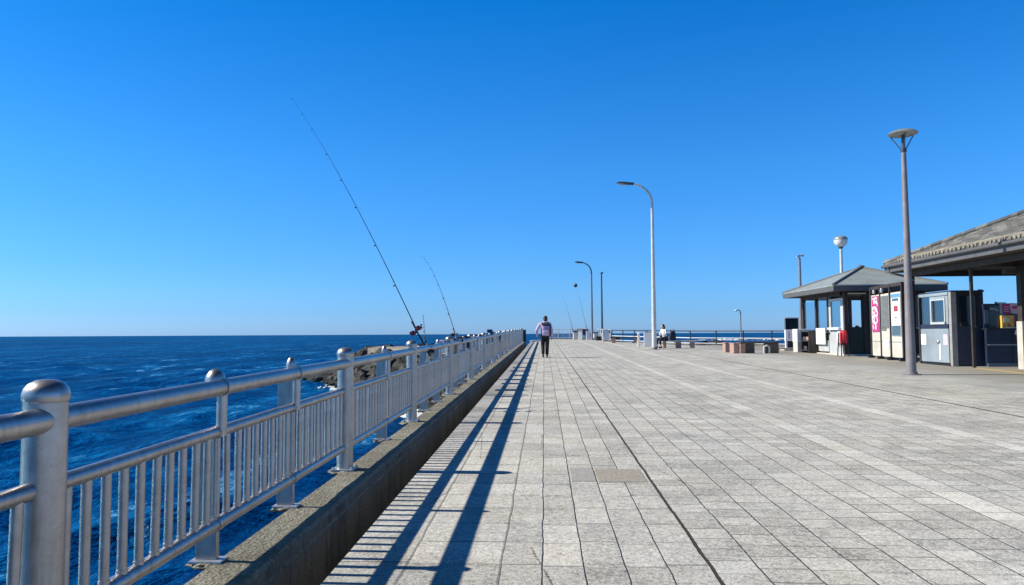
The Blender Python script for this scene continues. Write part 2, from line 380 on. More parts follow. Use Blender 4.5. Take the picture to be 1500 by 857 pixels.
    M['tan'] = simple('tan_cloth', (0.45, 0.36, 0.25), 0.85, 0, 0.2, 9)
build_materials()

# ---------------------------------------------------------------- mesh helpers
class MB:
    def __init__(s): s.bm = bmesh.new()
    def box(s, c, d, rz=0.0, rx=0.0, ry=0.0, bev=0.0):
        r = bmesh.ops.create_cube(s.bm, size=1.0)
        vs = r['verts']
        mat = Matrix.Translation(c) @ Matrix.Rotation(rz, 4, 'Z') @ Matrix.Rotation(ry, 4, 'Y') @ Matrix.Rotation(rx, 4, 'X') @ Matrix.Diagonal((d[0], d[1], d[2], 1))
        bmesh.ops.transform(s.bm, matrix=mat, verts=vs)
        if bev:
            es = list({e for v in vs for e in v.link_edges})
            bmesh.ops.bevel(s.bm, geom=es, offset=bev, segments=2, affect='EDGES', profile=0.6)
        return s
    def tube(s, pts, rad, seg=12, caps=True):
        pts = [Vector(p) for p in pts]
        if isinstance(rad, (int, float)): rad = [rad] * len(pts)
        rings = []
        ref = None
        for i, p in enumerate(pts):
            a = pts[max(i - 1, 0)]; b = pts[min(i + 1, len(pts) - 1)]
            d = (b - a).normalized()
            if ref is None:
                ref = Vector((0, 0, 1)) if abs(d.z) < 0.9 else Vector((1, 0, 0))
            u = d.cross(ref).normalized(); v = u.cross(d).normalized(); ref = v
            rings.append([s.bm.verts.new(p + rad[i] * (math.cos(2 * PI * k / seg) * u + math.sin(2 * PI * k / seg) * v)) for k in range(seg)])
        for r0, r1 in zip(rings, rings[1:]):
            for k in range(seg):
                s.bm.faces.new((r0[k], r0[(k + 1) % seg], r1[(k + 1) % seg], r1[k]))
        if caps:
            s.bm.faces.new(list(reversed(rings[0]))); s.bm.faces.new(rings[-1])
        return s
    def lathe(s, prof, c=(0, 0, 0), seg=20, mat=None):
        rings = []
        for r, z in prof:
            if r < 1e-6: rings.append([s.bm.verts.new((c[0], c[1], c[2] + z))])
            else: rings.append([s.bm.verts.new((c[0] + r * math.cos(2 * PI * k / seg), c[1] + r * math.sin(2 * PI * k / seg), c[2] + z)) for k in range(seg)])
        if mat is not None:
            for rg in rings:
                for v in rg: v.co = mat @ v.co
        for r0, r1 in zip(rings, rings[1:]):
            for k in range(seg):
                k2 = (k + 1) % seg
                if len(r0) == 1 and len(r1) == 1: break
                if len(r0) == 1: s.bm.faces.new((r0[0], r1[k2], r1[k]))
                elif len(r1) == 1: s.bm.faces.new((r0[k], r0[k2], r1[0]))
                else: s.bm.faces.new((r0[k], r0[k2], r1[k2], r1[k]))
        return s
    def prism(s, poly, z0, z1, f0=None, f1=None):
        b = [s.bm.verts.new((x, y, z0 + (f0(x, y) if f0 else 0))) for x, y in poly]
        t = [s.bm.verts.new((x, y, z1 + (f1(x, y) if f1 else 0))) for x, y in poly]
        n = len(poly)
        s.bm.faces.new(list(reversed(b))); s.bm.faces.new(t)
        for k in range(n): s.bm.faces.new((b[k], b[(k + 1) % n], t[(k + 1) % n], t[k]))
        return s
    def poly(s, pts):
        s.bm.faces.new([s.bm.verts.new(p) for p in pts]); return s
    def slabpoly(s, pts, th):
        """closed thin slab: a planar polygon given thickness downwards"""
        t = [s.bm.verts.new(p) for p in pts]
        b = [s.bm.verts.new((p[0], p[1], p[2] - th)) for p in pts]
        n = len(pts)
        s.bm.faces.new(t); s.bm.faces.new(list(reversed(b)))
        for k in range(n): s.bm.faces.new((t[k], b[k], b[(k + 1) % n], t[(k + 1) % n]))
        return s
    def blob(s, c, r, sub=2, jag=0.0, seed=0, sc=1.0):
        q = bmesh.ops.create_icosphere(s.bm, subdivisions=sub, radius=1.0)
        for v in q['verts']:
            d = v.co.normalized()
            k = 1 + jag * mnoise.noise(d * 1.7 * sc + Vector((seed * 3.1, seed * 1.7, seed)))
            v.co = Vector((c[0] + d.x * r[0] * k, c[1] + d.y * r[1] * k, c[2] + d.z * r[2] * k))
        return s
    def data(s, name, mt, smooth=False, autos=None):
        bmesh.ops.recalc_face_normals(s.bm, faces=s.bm.faces[:])
        me = bpy.data.meshes.new(name)
        s.bm.to_mesh(me); s.bm.free()
        if mt is not None: me.materials.append(mt)
        if smooth:
            me.polygons.foreach_set('use_smooth', [True] * len(me.polygons))
            try: me.set_sharp_from_angle(angle=R(autos or 40))
            except Exception: pass
        return me
    def build(s, name, mt, parent=None, smooth=False, autos=None):
        return link(name, s.data(name, mt, smooth, autos), parent)

def link(name, me, parent=None, loc=None):
    o = bpy.data.objects.new(name, me)
    COL.objects.link(o)
    if parent is not None: o.parent = parent
    if loc is not None: o.location = loc
    return o
def tag(o, label=None, cat=None, group=None, kind=None):
    if label: o['label'] = label
    if cat: o['category'] = cat
    if group: o['group'] = group
    if kind: o['kind'] = kind
    return o
def empty(name, loc, rz, label, cat, group=None):
    o = bpy.data.objects.new(name, None)
    o.empty_display_size = 0.2
    COL.objects.link(o)
    o.location = loc; o.rotation_euler = (0, 0, rz)
    return tag(o, label, cat, group)
def copy_tree(o, parent=None):
    c = o.copy(); COL.objects.link(c)
    if parent is not None: c.parent = parent
    for ch in list(o.children): copy_tree(ch, c)
    return c

# ---------------------------------------------------------------- setting: sea, pier, paving, kerb
SEA = -2.7
def make_sea():
    rs = [1.5]
    while rs[-1] < 26000: rs.append(rs[-1] * 1.0165 + 0.012)
    rs = np.array(rs)
    th = []
    a = -180.0
    while a < 180.0:
        th.append(a)
        a += 0.22 if -62 <= a < 50 else 2.0
    th = np.radians(np.array(th))
    RR, TT = np.meshgrid(rs, th, indexing='ij')
    X = RR * np.sin(TT); Y = RR * np.cos(TT)
    Zv = np.zeros_like(X)
    cell = np.maximum(RR * 0.0165, 0.0038 * RR) + 0.012
    g = np.random.default_rng(3)
    for i in range(64):
        lam = 0.45 * (13 / 0.45) ** (g.random())
        ang = g.normal(math.radians(-25), 0.62)
        k = 2 * math.pi / lam
        amp = 0.0098 * lam ** 0.58 * (0.5 + g.random())
        ph = k * (X * math.cos(ang) + Y * math.sin(ang)) + g.random() * 6.283
        # long crests broken up by a slow phase drift
        ph = ph + 1.3 * np.sin(0.31 * k * (-X * math.sin(ang) + Y * math.cos(ang)) + g.random() * 6.283)
        fade = np.clip((lam / cell - 2.5) / 3.0, 0, 1)
        s = np.sin(ph)
        Zv += amp * fade * (s + 0.35 * (s * s - 0.5))
    Zv += SEA
    nr, nt = RR.shape
    co = np.stack([X, Y, Zv], -1).reshape(-1, 3)
    i = np.arange(nr - 1)[:, None]; j = np.arange(nt)[None, :]; j2 = (j + 1) % nt
    q = np.stack([i * nt + j, i * nt + j2, (i + 1) * nt + j2, (i + 1) * nt + j], -1).reshape(-1, 4)
    me = bpy.data.meshes.new('sea')
    me.vertices.add(len(co)); me.vertices.foreach_set('co', co.astype(np.float32).ravel())
    me.loops.add(q.size); me.loops.foreach_set('vertex_index', q[:, ::-1].astype(np.int32).ravel())
    me.polygons.add(len(q))
    me.polygons.foreach_set('loop_start', (np.arange(len(q)) * 4).astype(np.int32))
    me.polygons.foreach_set('use_smooth', np.ones(len(q), bool))
    me.update(calc_edges=True); me.validate()
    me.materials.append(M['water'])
    tag(link('sea', me), kind='structure')
make_sea()

KX0, KX1 = -1.84, -1.52           # outer and inner faces of the kerb beam
PAVE_X0 = -1.14                   # paving edge; an open gutter lies between it and the kerb
FEND = 61.0                       # where the guard rail on the left ends
PAVE_X1 = 9.0
outline = [(PAVE_X0, -14), (48, -14), (48, 20), (30, 34.5), (15.2, 44.1), (9.5, 48.6), (5.3, 60.2), (4.95, 72.2), (0.25, 73.4), (0.2, 69.6), (-0.3, 66.5), (PAVE_X0, FEND + 0.6)]
def clip_poly(poly, axis_x, keep_less):
    out = []
    for (x0, y0), (x1, y1) in zip(poly, poly[1:] + poly[:1]):
        i0 = (x0 <= axis_x) == keep_less; i1 = (x1 <= axis_x) == keep_less
        if i0: out.append((x0, y0))
        if i0 != i1:
            k = (axis_x - x0) / (x1 - x0); out.append((axis_x, y0 + k * (y1 - y0)))
    return out
body = MB().prism(outline, -6.0, -0.16, None, lambda x, y: dz(y)).build('pier', M['seawall'])
tag(body, kind='structure')
tag(MB().prism([(KX0 + 0.004, -14), (PAVE_X0 - 0.002, -14), (PAVE_X0 - 0.002, FEND + 0.6), (KX0 + 0.004, FEND + 0.6)], -6.0, -0.40, None, lambda x, y: dz(y)).build('gutter', M['gutter']), kind='structure')
def flat(poly, z0, z1): return MB().prism(poly, z0, z1, lambda x, y: dz(y), lambda x, y: dz(y))
pv = clip_poly(outline, PAVE_X1, True)
tag(flat(pv, -0.158, 0.0).build('pavement', M['paving']), kind='structure')
tag(flat(clip_poly(outline, PAVE_X1, False), -0.158, 0.0).build('ground', M['apron']), kind='structure')
tag(flat([(6.60, -14), (6.64, -14), (6.64, 56), (6.60, 56)], 0.002, 0.004).build('drain_channel', M['drain']), kind='structure')

def make_kerb():
    # long kerb, slightly uneven edges
    bm = bmesh.new()
    prof = [(KX0, -0.75), (KX0, -0.005), (KX0 + 0.02, 0.012), (-1.68, 0.014), (KX1 - 0.022, 0.010), (KX1, -0.012), (KX1 + 0.002, -0.07), (KX1 + 0.018, -0.085), (KX1 + 0.022, -0.42)]
    ys = [-14 + i * 0.11 for i in range(int((FEND + 0.6 + 14) / 0.11))] + [FEND + 0.6]
    rings = []
    for y in ys:
        ring = []
        for k, (x, z) in enumerate(prof):
            n = mnoise.noise(Vector((x * 3, y * 2.3, z * 4))); n2 = mnoise.noise(Vector((x * 9, y * 11, k)))
            j = (0.006 * n + 0.004 * n2)
            ring.append(bm.verts.new((x + (j if 0 < k < 8 else 0), y, z + dz(y) + (j * 0.8 if 0 < k < 8 else 0))))
        rings.append(ring)
    for a, b in zip(rings, rings[1:]):
        for k in range(len(prof) - 1): bm.faces.new((a[k], a[k + 1], b[k + 1], b[k]))
    bm.faces.new(rings[0]); bm.faces.new(list(reversed(rings[-1])))
    s = MB(); s.bm.free(); s.bm = bm
    tag(s.build('kerb', M['kerb'], None, True, 35), kind='structure')
make_kerb()
# low edging along the slanting seaward end
e = MB()
for (a, b) in [((-0.3, 66.5), (0.2, 69.6)), ((PAVE_X0 - 0.1, FEND + 0.7), (-0.3, 66.5))]:
    d = Vector((b[0] - a[0], b[1] - a[1], 0)); L = d.length; m = (Vector((a[0], a[1], 0)) + Vector((b[0], b[1], 0))) / 2
    e.box((m.x + 0.12, m.y, dz(m.y) + 0.045), (0.24, L, 0.11), rz=math.atan2(d.y, d.x) - PI / 2)
tag(e.build('end_kerb', M['foam']), kind='structure')

# yellow worn line and stone lids in the ground
tag(flat([(12.15, 16.5), (12.40, 16.5), (12.75, 22.3), (12.5, 22.3)], 0.001, 0.004).build('yellow_paint_line', M['tactile']), kind='structure')
for (x0, x1, y0, y1, mt, lb) in [(0.222, 0.425, 6.28, 6.86, 'lid2', 'grey brown speckled stone lid set in the paving, left of its tan neighbour'),
                                 (0.445, 0.845, 6.25, 6.80, 'lid', 'tan speckled stone lid set in the paving beside the wide dark joint')]:
    tag(MB().box(((x0 + x1) / 2, (y0 + y1) / 2, dz((y0 + y1) / 2) + 0.0005), (x1 - x0, y1 - y0, 0.009), rx=math.atan(SL)).build('paving_lid', M[mt]), lb, 'paving lid', 'stone lids in the paving')

# ---------------------------------------------------------------- guard rail on the kerb
XT, XM, XP, XS = -1.800, -1.822, -1.815, -1.805       # top rail, lower rails, posts, straps
KZ = 0.012
HT, HM, HB = 0.958, 0.712, 0.205                      # rail heights over the kerb
def make_guardrail():
    g = empty('guardrail', (0, 0, 0), 0, 'long silver metal guard rail with round posts and close balusters along the kerb', 'railing')
    y0, y1 = -2.9, FEND
    posts = [(-1.35, 'T'), (0.0, 'I'), (1.34, 'I'), (2.635, 'T'), (4.08, 'L'), (5.32, 'I'), (6.70, 'T'), (8.46, 'I'), (10.08, 'T')]
    y = 10.08; k = 0
    while True:
        y += 1.34; k += 1
        if y > FEND - 0.3: break
        posts.append((y, 'T' if k % 3 == 0 else 'I'))
    posts.append((FEND, 'T'))
    def rail(name, x, h, r, seg):
        m = MB().tube([(x, y0, KZ + h + dz(y0)), (x, y1, KZ + h + dz(y1))], r, seg)
        for py, pk in posts:
            if pk == 'T': continue
            z = KZ + h + dz(py)
            m.tube([(x, py - 0.026, z - SL * 0.026), (x, py + 0.026, z + SL * 0.026)], r + 0.0045, seg)
        m.build(name, M['alu'], g, True, 50)
    rail('top_rail', XT, HT, 0.0465, 24); rail('middle_rail', XM, HM, 0.0325, 18); rail('bottom_rail', XM, HB, 0.0365, 18)
    # round post, its welded base plate and its domed cap
    pm = MB().lathe([(0.0, -0.01), (0.0735, -0.01), (0.0725, 1.035), (0.0, 1.036)], seg=32).data('post', M['alu'], True)
    capm = MB().lathe([(0.0730, 1.022), (0.0775, 1.030), (0.0775, 1.052), (0.072, 1.072), (0.058, 1.090), (0.034, 1.102), (0.0, 1.106)], seg=32).data('cap', M['alu'], True, 60)
    basem = MB().box((0.0, 0, 0.009), (0.20, 0.20, 0.018), bev=0.004)
    for sx in (-1, 1):
        for sy in (-1, 1): basem.lathe([(0.0, 0.036), (0.012, 0.034), (0.013, 0.016)], (sx * 0.082, sy * 0.082, 0), 8)
    basem = basem.data('base_plate', M['alu_plain'])
    # flat intermediate post: plate behind, strap in front, half dome cap
    def plate(h): return MB().box((-0.065, 0, h / 2), (0.120, 0.034, h), bev=0.004).data('plate_post', M['alu'])
    pl_long, pl_short = plate(0.93), plate(0.71)
    st = MB().tube([(0.004, 0, 0.69), (0.006, 0, 0.96)], 0.029, 14).tube([(-0.025, 0, 0.22), (-0.025, 0, 0.71)], 0.023, 10).data('strap', M['alu'], True, 50)
    def dome(r, z): return MB().lathe([(r, 0.0), (r * 1.02, 0.024), (r * 0.9, 0.05), (r * 0.6, 0.073), (r * 0.25, 0.083), (0, 0.085)], (-0.035, 0, z), 18).lathe([(0.0, -0.07), (r * 0.8, -0.06), (r, 0)], (-0.035, 0, z), 18).data('dome_cap', M['alu'], True, 60)
    d_big, d_small = dome(0.054, 0.975), dome(0.034, 0.99)
    foot = MB().box((-0.055, 0, 0.008), (0.18, 0.11, 0.016), bev=0.004).data('foot_plate', M['alu_plain'])
    for n, (py, pk) in enumerate(posts):
        z = KZ + dz(py)
        if pk == 'T':
            p = link('post', pm, g, (XP, py, z))
            link('cap', capm, p); link('base_plate', basem, p)
        else:
            p = link('plate_post', pl_short if pk == 'L' else pl_long, g, (XS, py, z))
            link('strap', st, p); link('dome_cap', d_big if pk == 'L' else d_small, p); link('foot_plate', foot, p)
        # mortar lump under the foot, spilling over the outer edge
        if py < 30:
            lump = MB().blob((KX0 - p.location.x - 0.01, 0.0, -0.012), (0.11, 0.135 if pk == 'T' else 0.08, 0.026), 3, 0.5, n)
            lump.build('mortar_lump', M['kerb'], p, True, 60)
    # balusters
    bal = MB().tube([(0, 0, HB + 0.01), (0, 0, HM - 0.01)], 0.0205, 10).tube([(0, 0, HB + 0.03), (0, 0, HB + 0.048)], 0.0235, 10).data('baluster', M['alu'], True, 50)
    rest = MB()
    n = 0
    y = -2.2
    ysb = []
    bounds = [(-2.9, None)] + posts
    for (a, _), (b, kb) in zip(bounds, bounds[1:]):
        cnt = max(1, round((b - a) / 0.137))
        for i in range(1, cnt): ysb.append(a + (b - a) * i / cnt)
    for y in ysb:
        x = XM + rnd.uniform(-0.002, 0.002)
        if y > 0.55 and n < 100:
            o = link('baluster', bal, g, (x, y, KZ + dz(y))); n += 1
            o.rotation_euler = (rnd.gauss(0, 0.006), rnd.gauss(0, 0.006), rnd.random() * 6)
        else:
            rest.tube([(x, y, KZ + HB + dz(y)), (x, y, KZ + HM + dz(y))], 0.0200, 6, False)
    tag(rest.build('far_balusters', M['alu'], g, True), kind='stuff')
    # flat closing panel on the last post
    MB().box((XP + 0.10, FEND + 0.11, KZ + 0.50 + dz(FEND)), (0.42, 0.05, 1.0)).build('end_panel', M['timber'], g)
make_guardrail()

# ---------------------------------------------------------------- breakwater with boulders left of the pier
def make_breakwater():
    # sandy concrete crest of the groyne
    line = [(-15.2, 63.2), (-14.0, 61.8), (-9.0, 53.2), (-5.4, 47.2), (-2.2, 44.2), (-1.95, 52), (-6, 58), (-11, 66), (-15.5, 69.0)]
    m = MB().prism(line, -3.2, 0.0, None, lambda x, y: 0.32 - 0.02 * abs(x + 6) + 0.18 * mnoise.noise(Vector((x * .4, y * .4, 0))))
    tag(m.build('breakwater_crest', M['sand_conc']), kind='structure')
    m = MB()
    r = random.Random(11)
    front = [(-23.0, 69.0), (-19.2, 62.8), (-15.0, 55.0), (-10.6, 48.2), (-7.2, 41.2), (-4.6, 36.5), (-1.9, 33.5)]
    back = [(-17.0, 67.0), (-16.0, 64.5), (-13.2, 61.0), (-9.0, 53.6), (-5.4, 47.6), (-3.4, 45.4), (-1.9, 44.4)]
    def lerp(pl, t):
        t *= len(pl) - 1; i = min(int(t), len(pl) - 2); k = t - i
        return Vector((pl[i][0] + k * (pl[i + 1][0] - pl[i][0]), pl[i][1] + k * (pl[i + 1][1] - pl[i][1])))
    for i in range(620):
        t = r.random(); q = r.random()
        p = lerp(front, t).lerp(lerp(back, t), q)
        top = min(-0.02, -2.45 + 2.5 * (t / 0.36))
        z = SEA + 0.1 + (top - SEA - 0.1) * (q ** 0.8)
        s = r.uniform(0.35, 1.05) * (1.0 if q < 0.8 else 0.75)
        m.blob((p.x + r.gauss(0, 0.25), p.y + r.gauss(0, 0.25), z - 0.35 * s), (s * r.uniform(0.8, 1.35), s * r.uniform(0.8, 1.3), s * r.uniform(0.55, 0.9)), 2, 0.85, i, 1.3)
    for i in range(90):   # seaward flank
        t = r.random(); p = Vector((-17 + 14 * t, 68 - 10 * t + r.gauss(0, 0.8)))
        s = r.uniform(0.5, 1.1)
        m.blob((p.x, p.y, r.uniform(-1.6, -0.35)), (s, s * 1.2, s * 0.7), 2, 0.85, i + 900, 1.3)
    tag(m.build('boulders', M['rock']), 'dark wet boulders heaped against the breakwater', 'boulders', kind='stuff')
    f = MB()                 # foam where the swell meets the stones
    for i in range(150):
        t = r.random() ** 0.8
        p = lerp(front, min(1, 0.25 + 0.75 * t))
        p = p + Vector((r.gauss(-0.5, 0.55), r.gauss(-0.9, 0.6)))
        s = r.uniform(0.15, 0.6) * (0.4 + t)
        f.blob((p.x, p.y, SEA + 0.03), (s, s * 1.3, 0.10 + 0.10 * t * r.random()), 2, 0.9, i, 2.0)
    tag(f.build('foam', M['foam'], None, True), 'white foam washing round the boulders', 'foam', kind='stuff')
make_breakwater()
def make_mound():
    r = random.Random(21); m = MB()
    line = [(3.0, 92.0), (10.5, 66.0), (16.5, 56.0), (27.0, 48.5), (44.0, 41.0)]
    for i in range(330):
        t = r.random() * 4; k = min(int(t), 3); q = t - k
        x = line[k][0] + q * (line[k + 1][0] - line[k][0]) + r.gauss(0, 1.5); y = line[k][1] + q * (line[k + 1][1] - line[k][1]) + r.gauss(0, 1.8)
        sz = r.uniform(0.5, 1.3)
        m.blob((x, y, r.uniform(-2.4, -0.30)), (sz, sz * r.uniform(0.8, 1.2), sz * r.uniform(0.6, 0.9)), 2, 0.9, i + 300, 1.4)
    tag(m.build('breakwater_blocks', M['rock']), 'dark broken stone mound in the water behind the seaward railing', 'boulders', kind='stuff')
make_mound()
def make_surf():
    r = random.Random(5); f = MB()
    for i in range(150):
        x = r.uniform(80, 185); y = 420 - 0.25 * x + r.gauss(0, 5)
        L = r.uniform(0.8, 4.5)
        f.blob((x, y, SEA + 0.1), (L * 0.6, r.uniform(0.8, 1.6), r.uniform(0.2, 1.1) * r.random() ** 2), 1, 0.6, i)
    tag(f.build('surf', M['foam'], None, True), 'line of white surf out at sea behind the far railing', 'surf', kind='stuff')
make_surf()

# ---------------------------------------------------------------- railings at the seaward end
def railing(name, pts, label, h, step, bal, mt, mt_mid=None, mids=(0.5,)):
    g = empty(name, (pts[0][0], pts[0][1], dz(pts[0][1])), 0, label, 'railing', 'railings along the seaward edge')
    o = Vector(g.location)
    rails = MB(); mid = MB(); sill = MB(); bl = MB()
    for a, b in zip(pts, pts[1:]):
        A = Vector((a[0], a[1], dz(a[1]))) - o; B = Vector((b[0], b[1], dz(b[1]))) - o
        up = Vector((0, 0, h)); U = lambda k: Vector((0, 0, h * k))
        rails.tube([A + up, B + up], 0.035, 8)
        for k in mids: mid.tube([A + U(k), B + U(k)], 0.028, 8)
        mid.tube([A + U(0.16), B + U(0.16)], 0.024, 8)
        D = B - A; L = D.length; n = max(1, round(L / step))
        sill.box((A + B) / 2 + Vector((0, 0, 0.035)), (L, 0.22, 0.08), rz=math.atan2(D.y, D.x))
        for i in range(n + 1):
            if i == 0 and a is not pts[0]: continue
            P = A + D * (i / n)
            MB().tube([P, P + up * 0.99], 0.04, 10).lathe([(0.05, 0), (0.045, 0.04), (0, 0.055)], P + up * 0.99, 10).build('post', mt, g, True)
        if bal:
            q = int(L / bal)
            for i in range(1, q):
                P = A + D * (i / q); bl.tube([P + U(0.16), P + U(mids[-1])], 0.013, 5)
    rails.build('top_rail', mt, g, True); mid.build('lower_rails', mt_mid or mt, g, True)
    tag(sill.build('sill', M['seawall'], g), kind=None)
    if bal: tag(bl.build('balusters', mt_mid or mt, g), kind='stuff')
    return g
railing('end_railing', [(0.25, 73.3), (4.8, 72.0)], 'pale railing with balusters across the far end of the pier', 0.98, 1.1, 0.13, M['rail_far'], None, (0.62,))
railing('end_railing', [(5.05, 71.0), (5.38, 60.3)], 'pale end railing running behind the heap of anglers\' boxes', 0.98, 1.8, 0.13, M['rail_far'], None, (0.62,))
railing('seaward_railing', [(5.45, 59.9), (9.45, 48.45), (15.05, 43.95), (29.6, 34.5)], 'dark topped open railing on the seaward edge beyond the granite bench', 0.93, 2.0, 0.0, M['navy_panel'], M['white'], (0.52,))

# ---------------------------------------------------------------- lamps and poles
def arm_lamp(x, y, H, reach, label, r0, r1, ra, mt):
    g = empty('street_lamp', (x, y, dz(y)), 0, label, 'street lamp', 'street lamps')
    top = H - ra
    n = 10
    lean = 0.0
    pts = [(0, 0, 0), (0, 0, top * 0.5), (0, 0, top)]
    rad = [r0, (r0 + r1) / 2, r1]
    for i in range(1, n + 1):
        a = PI / 2 * i / n * 0.93
        pts.append((-reach * (1 - math.cos(a)) * 0.62, 0, top + ra * 0.97 * math.sin(a))); rad.append(r1 * (1 - 0.25 * i / n))
    ex, ez = pts[-1][0], pts[-1][2]
    MB().tube(pts, rad, 16).build('pole', mt, g, True)
    MB().lathe([(0, 0.02), (r0 * 2.1, 0.02), (r0 * 2.1, 0.0)], (0, 0, 0), 4).lathe([(r0 * 1.25, 0.02), (r0 * 1.15, 0.10), (r0 * 1.0, 0.13)], (0, 0, 0), 16).build('base_plate', M['pole_brown'], g)
    L = reach * 0.46
    m = Matrix.Translation((ex - L * 0.5 + 0.05, 0, ez + 0.035)) @ Matrix.Rotation(R(5), 4, 'Y')
    s = MB(); s.blob((0, 0, 0), (L * 0.54, 0.15, 0.085), 3)
    bmesh.ops.transform(s.bm, matrix=m, verts=s.bm.verts)
    hd = s.build('lamp_head', M['lamp_dark'], g, True)
    s = MB(); s.blob((-L * 0.16, 0, -0.035), (L * 0.32, 0.12, 0.075), 3)
    bmesh.ops.transform(s.bm, matrix=m, verts=s.bm.verts)
    s.build('lens', M['lens'], hd, True)
    s = MB(); s.tube([(ex + 0.08, 0, ez - 0.0), (ex - 0.16, 0, ez + 0.015)], r1 * 1.05, 12); s.build('collar', M['lamp_dark'], g, True)
    return g
arm_lamp(5.95, 40.45, 9.12, 1.95, 'tall pale street lamp with curved arm beside the seated woman', 0.135, 0.075, 1.15, M['pole_white'])
arm_lamp(4.40, 68.5, 7.20, 1.55, 'smaller dim street lamp with curved arm at the pier end', 0.11, 0.07, 1.0, M['pole_brown'])
def plain_pole(x, y, H, label, cat, mt, cap):
    g = empty('mast_pole', (x, y, dz(y)), 0, label, cat)
    MB().tube([(0, 0, 0), (0, 0, H)], [0.10, 0.065], 12).build('pole', mt, g, True)
    MB().lathe([(0, 0.03), (0.2, 0.03), (0.2, 0)], (0, 0, 0), 8).build('base_plate', mt, g)
    if cap == 'bird':          # gull-like finial perched on top: small weathered fitting
        MB().blob((0.02, 0, H + 0.06), (0.13, 0.08, 0.07), 2, 0.3, 4).blob((0.10, 0, H + 0.14), (0.06, 0.05, 0.05), 2).build('top_fitting', M['lamp_dark'], g, True)
    else:
        MB().box((-0.04, 0, H + 0.10), (0.22, 0.12, 0.10), ry=R(-20)).box((0.16, 0, H + 0.14), (0.14, 0.1, 0.09), ry=R(35)).tube([(0, 0, H - 0.02), (0.02, 0, H + 0.1)], 0.03, 8).build('camera_head', M['grey_panel'], g)
    return g
plain_pole(5.31, 68.3, 6.1, 'plain dark straight pole with a small fitting on top at the pier end', 'pole', M['pole_dark'], 'bird')
plain_pole(14.0, 41.0, 4.95, 'thin grey pole with twin small heads behind the kiosk', 'pole', M['pole_brown'], 'cam')
def globe_lamp(x, y):
    g = empty('globe_lamp', (x, y, dz(y)), 0, 'white bowl shaped lamp on a short pole rising behind the small kiosk', 'lamp')
    H = 5.35
    MB().tube([(0, 0, 0), (0, 0, H * 0.88), (0, 0, H)], [0.10, 0.075, 0.07], 14).build('pole', M['pole_white'], g, True)
    MB().lathe([(0, -0.01), (0.11, 0.0), (0.12, 0.08), (0.07, 0.1)], (0, 0, H), 16).build('collar', M['lamp_dark'], g, True)
    MB().lathe([(0.06, 0.06), (0.17, 0.11), (0.27, 0.20), (0.335, 0.33), (0.35, 0.45)], (0, 0, H), 28).build('bowl', M['opal'], g, True)
    MB().lathe([(0.35, 0.452), (0.36, 0.49), (0.33, 0.57), (0.22, 0.65), (0, 0.69)], (0, 0, H), 28).build('cap', M['lamp_cap'], g, True)
globe_lamp(15.85, 40.0)
def dome_lamp(x, y):
    g = empty('plaza_lamp', (x, y, dz(y)), 0, 'tall grey brown lamp post with a shallow dome shade in front of the kiosks', 'street lamp')
    H = 5.83
    MB().tube([(0, 0, 0), (0, 0, 2.4), (0, 0, H)], [0.125, 0.092, 0.060], 20).build('pole', M['pole_brown'], g, True)
    MB().lathe([(0.24, 0.0), (0.24, 0.02), (0.15, 0.03), (0.145, 0.07), (0.13, 0.08)], (0, 0, 0), 16).build('base_plate', M['pole_brown'], g, True)
    MB().tube([(0, 0, H - 0.03), (0, 0, H + 0.42)], 0.045, 10).tube([(0, 0, H - 0.05), (0, 0, H + 0.04)], 0.075, 12).build('neck', M['lamp_dark'], g, True)
    for a in (15, 135, 255):
        c, s_ = math.cos(R(a)), math.sin(R(a))
        MB().tube([(0.06 * c, 0.06 * s_, H + 0.02), (0.325 * c, 0.325 * s_, H + 0.43)], 0.014, 8).build('strut', M['lamp_dark'], g, True)
    MB().lathe([(0.0, 0.40), (0.30, 0.395), (0.35, 0.42), (0.365, 0.435), (0.33, 0.475), (0.20, 0.525), (0.0, 0.545)], (0, 0, H), 32).build('shade', M['lamp_cap'], g, True, 50)
dome_lamp(9.40, 19.48)
def sea_lamp():
    x, y = 24.9, 95.0
    g = empty('sea_lamp', (x, y, SEA - 1), 0, 'small white headed lamp on a thin pole out beyond the railing', 'lamp')
    H = 4.05 - SEA + 1
    MB().tube([(0, 0, 0), (0, 0, H - 0.3), (-0.06, 0, H), (-0.22, 0, H + 0.16), (-0.42, 0, H + 0.1)], [0.10, 0.065, 0.06, 0.055, 0.05], 10).build('pole', M['pole_brown'], g, True)
    MB().blob((-0.55, 0, H + 0.06), (0.22, 0.16, 0.13), 2).build('lamp_head', M['opal'], g, True)
    MB().lathe([(0.9, 0.0), (0.9, 2.0), (0.8, 2.1), (0.0, 2.1)], (0, 0, 0), 20).build('pile', M['seawall'], g, True)
sea_lamp()

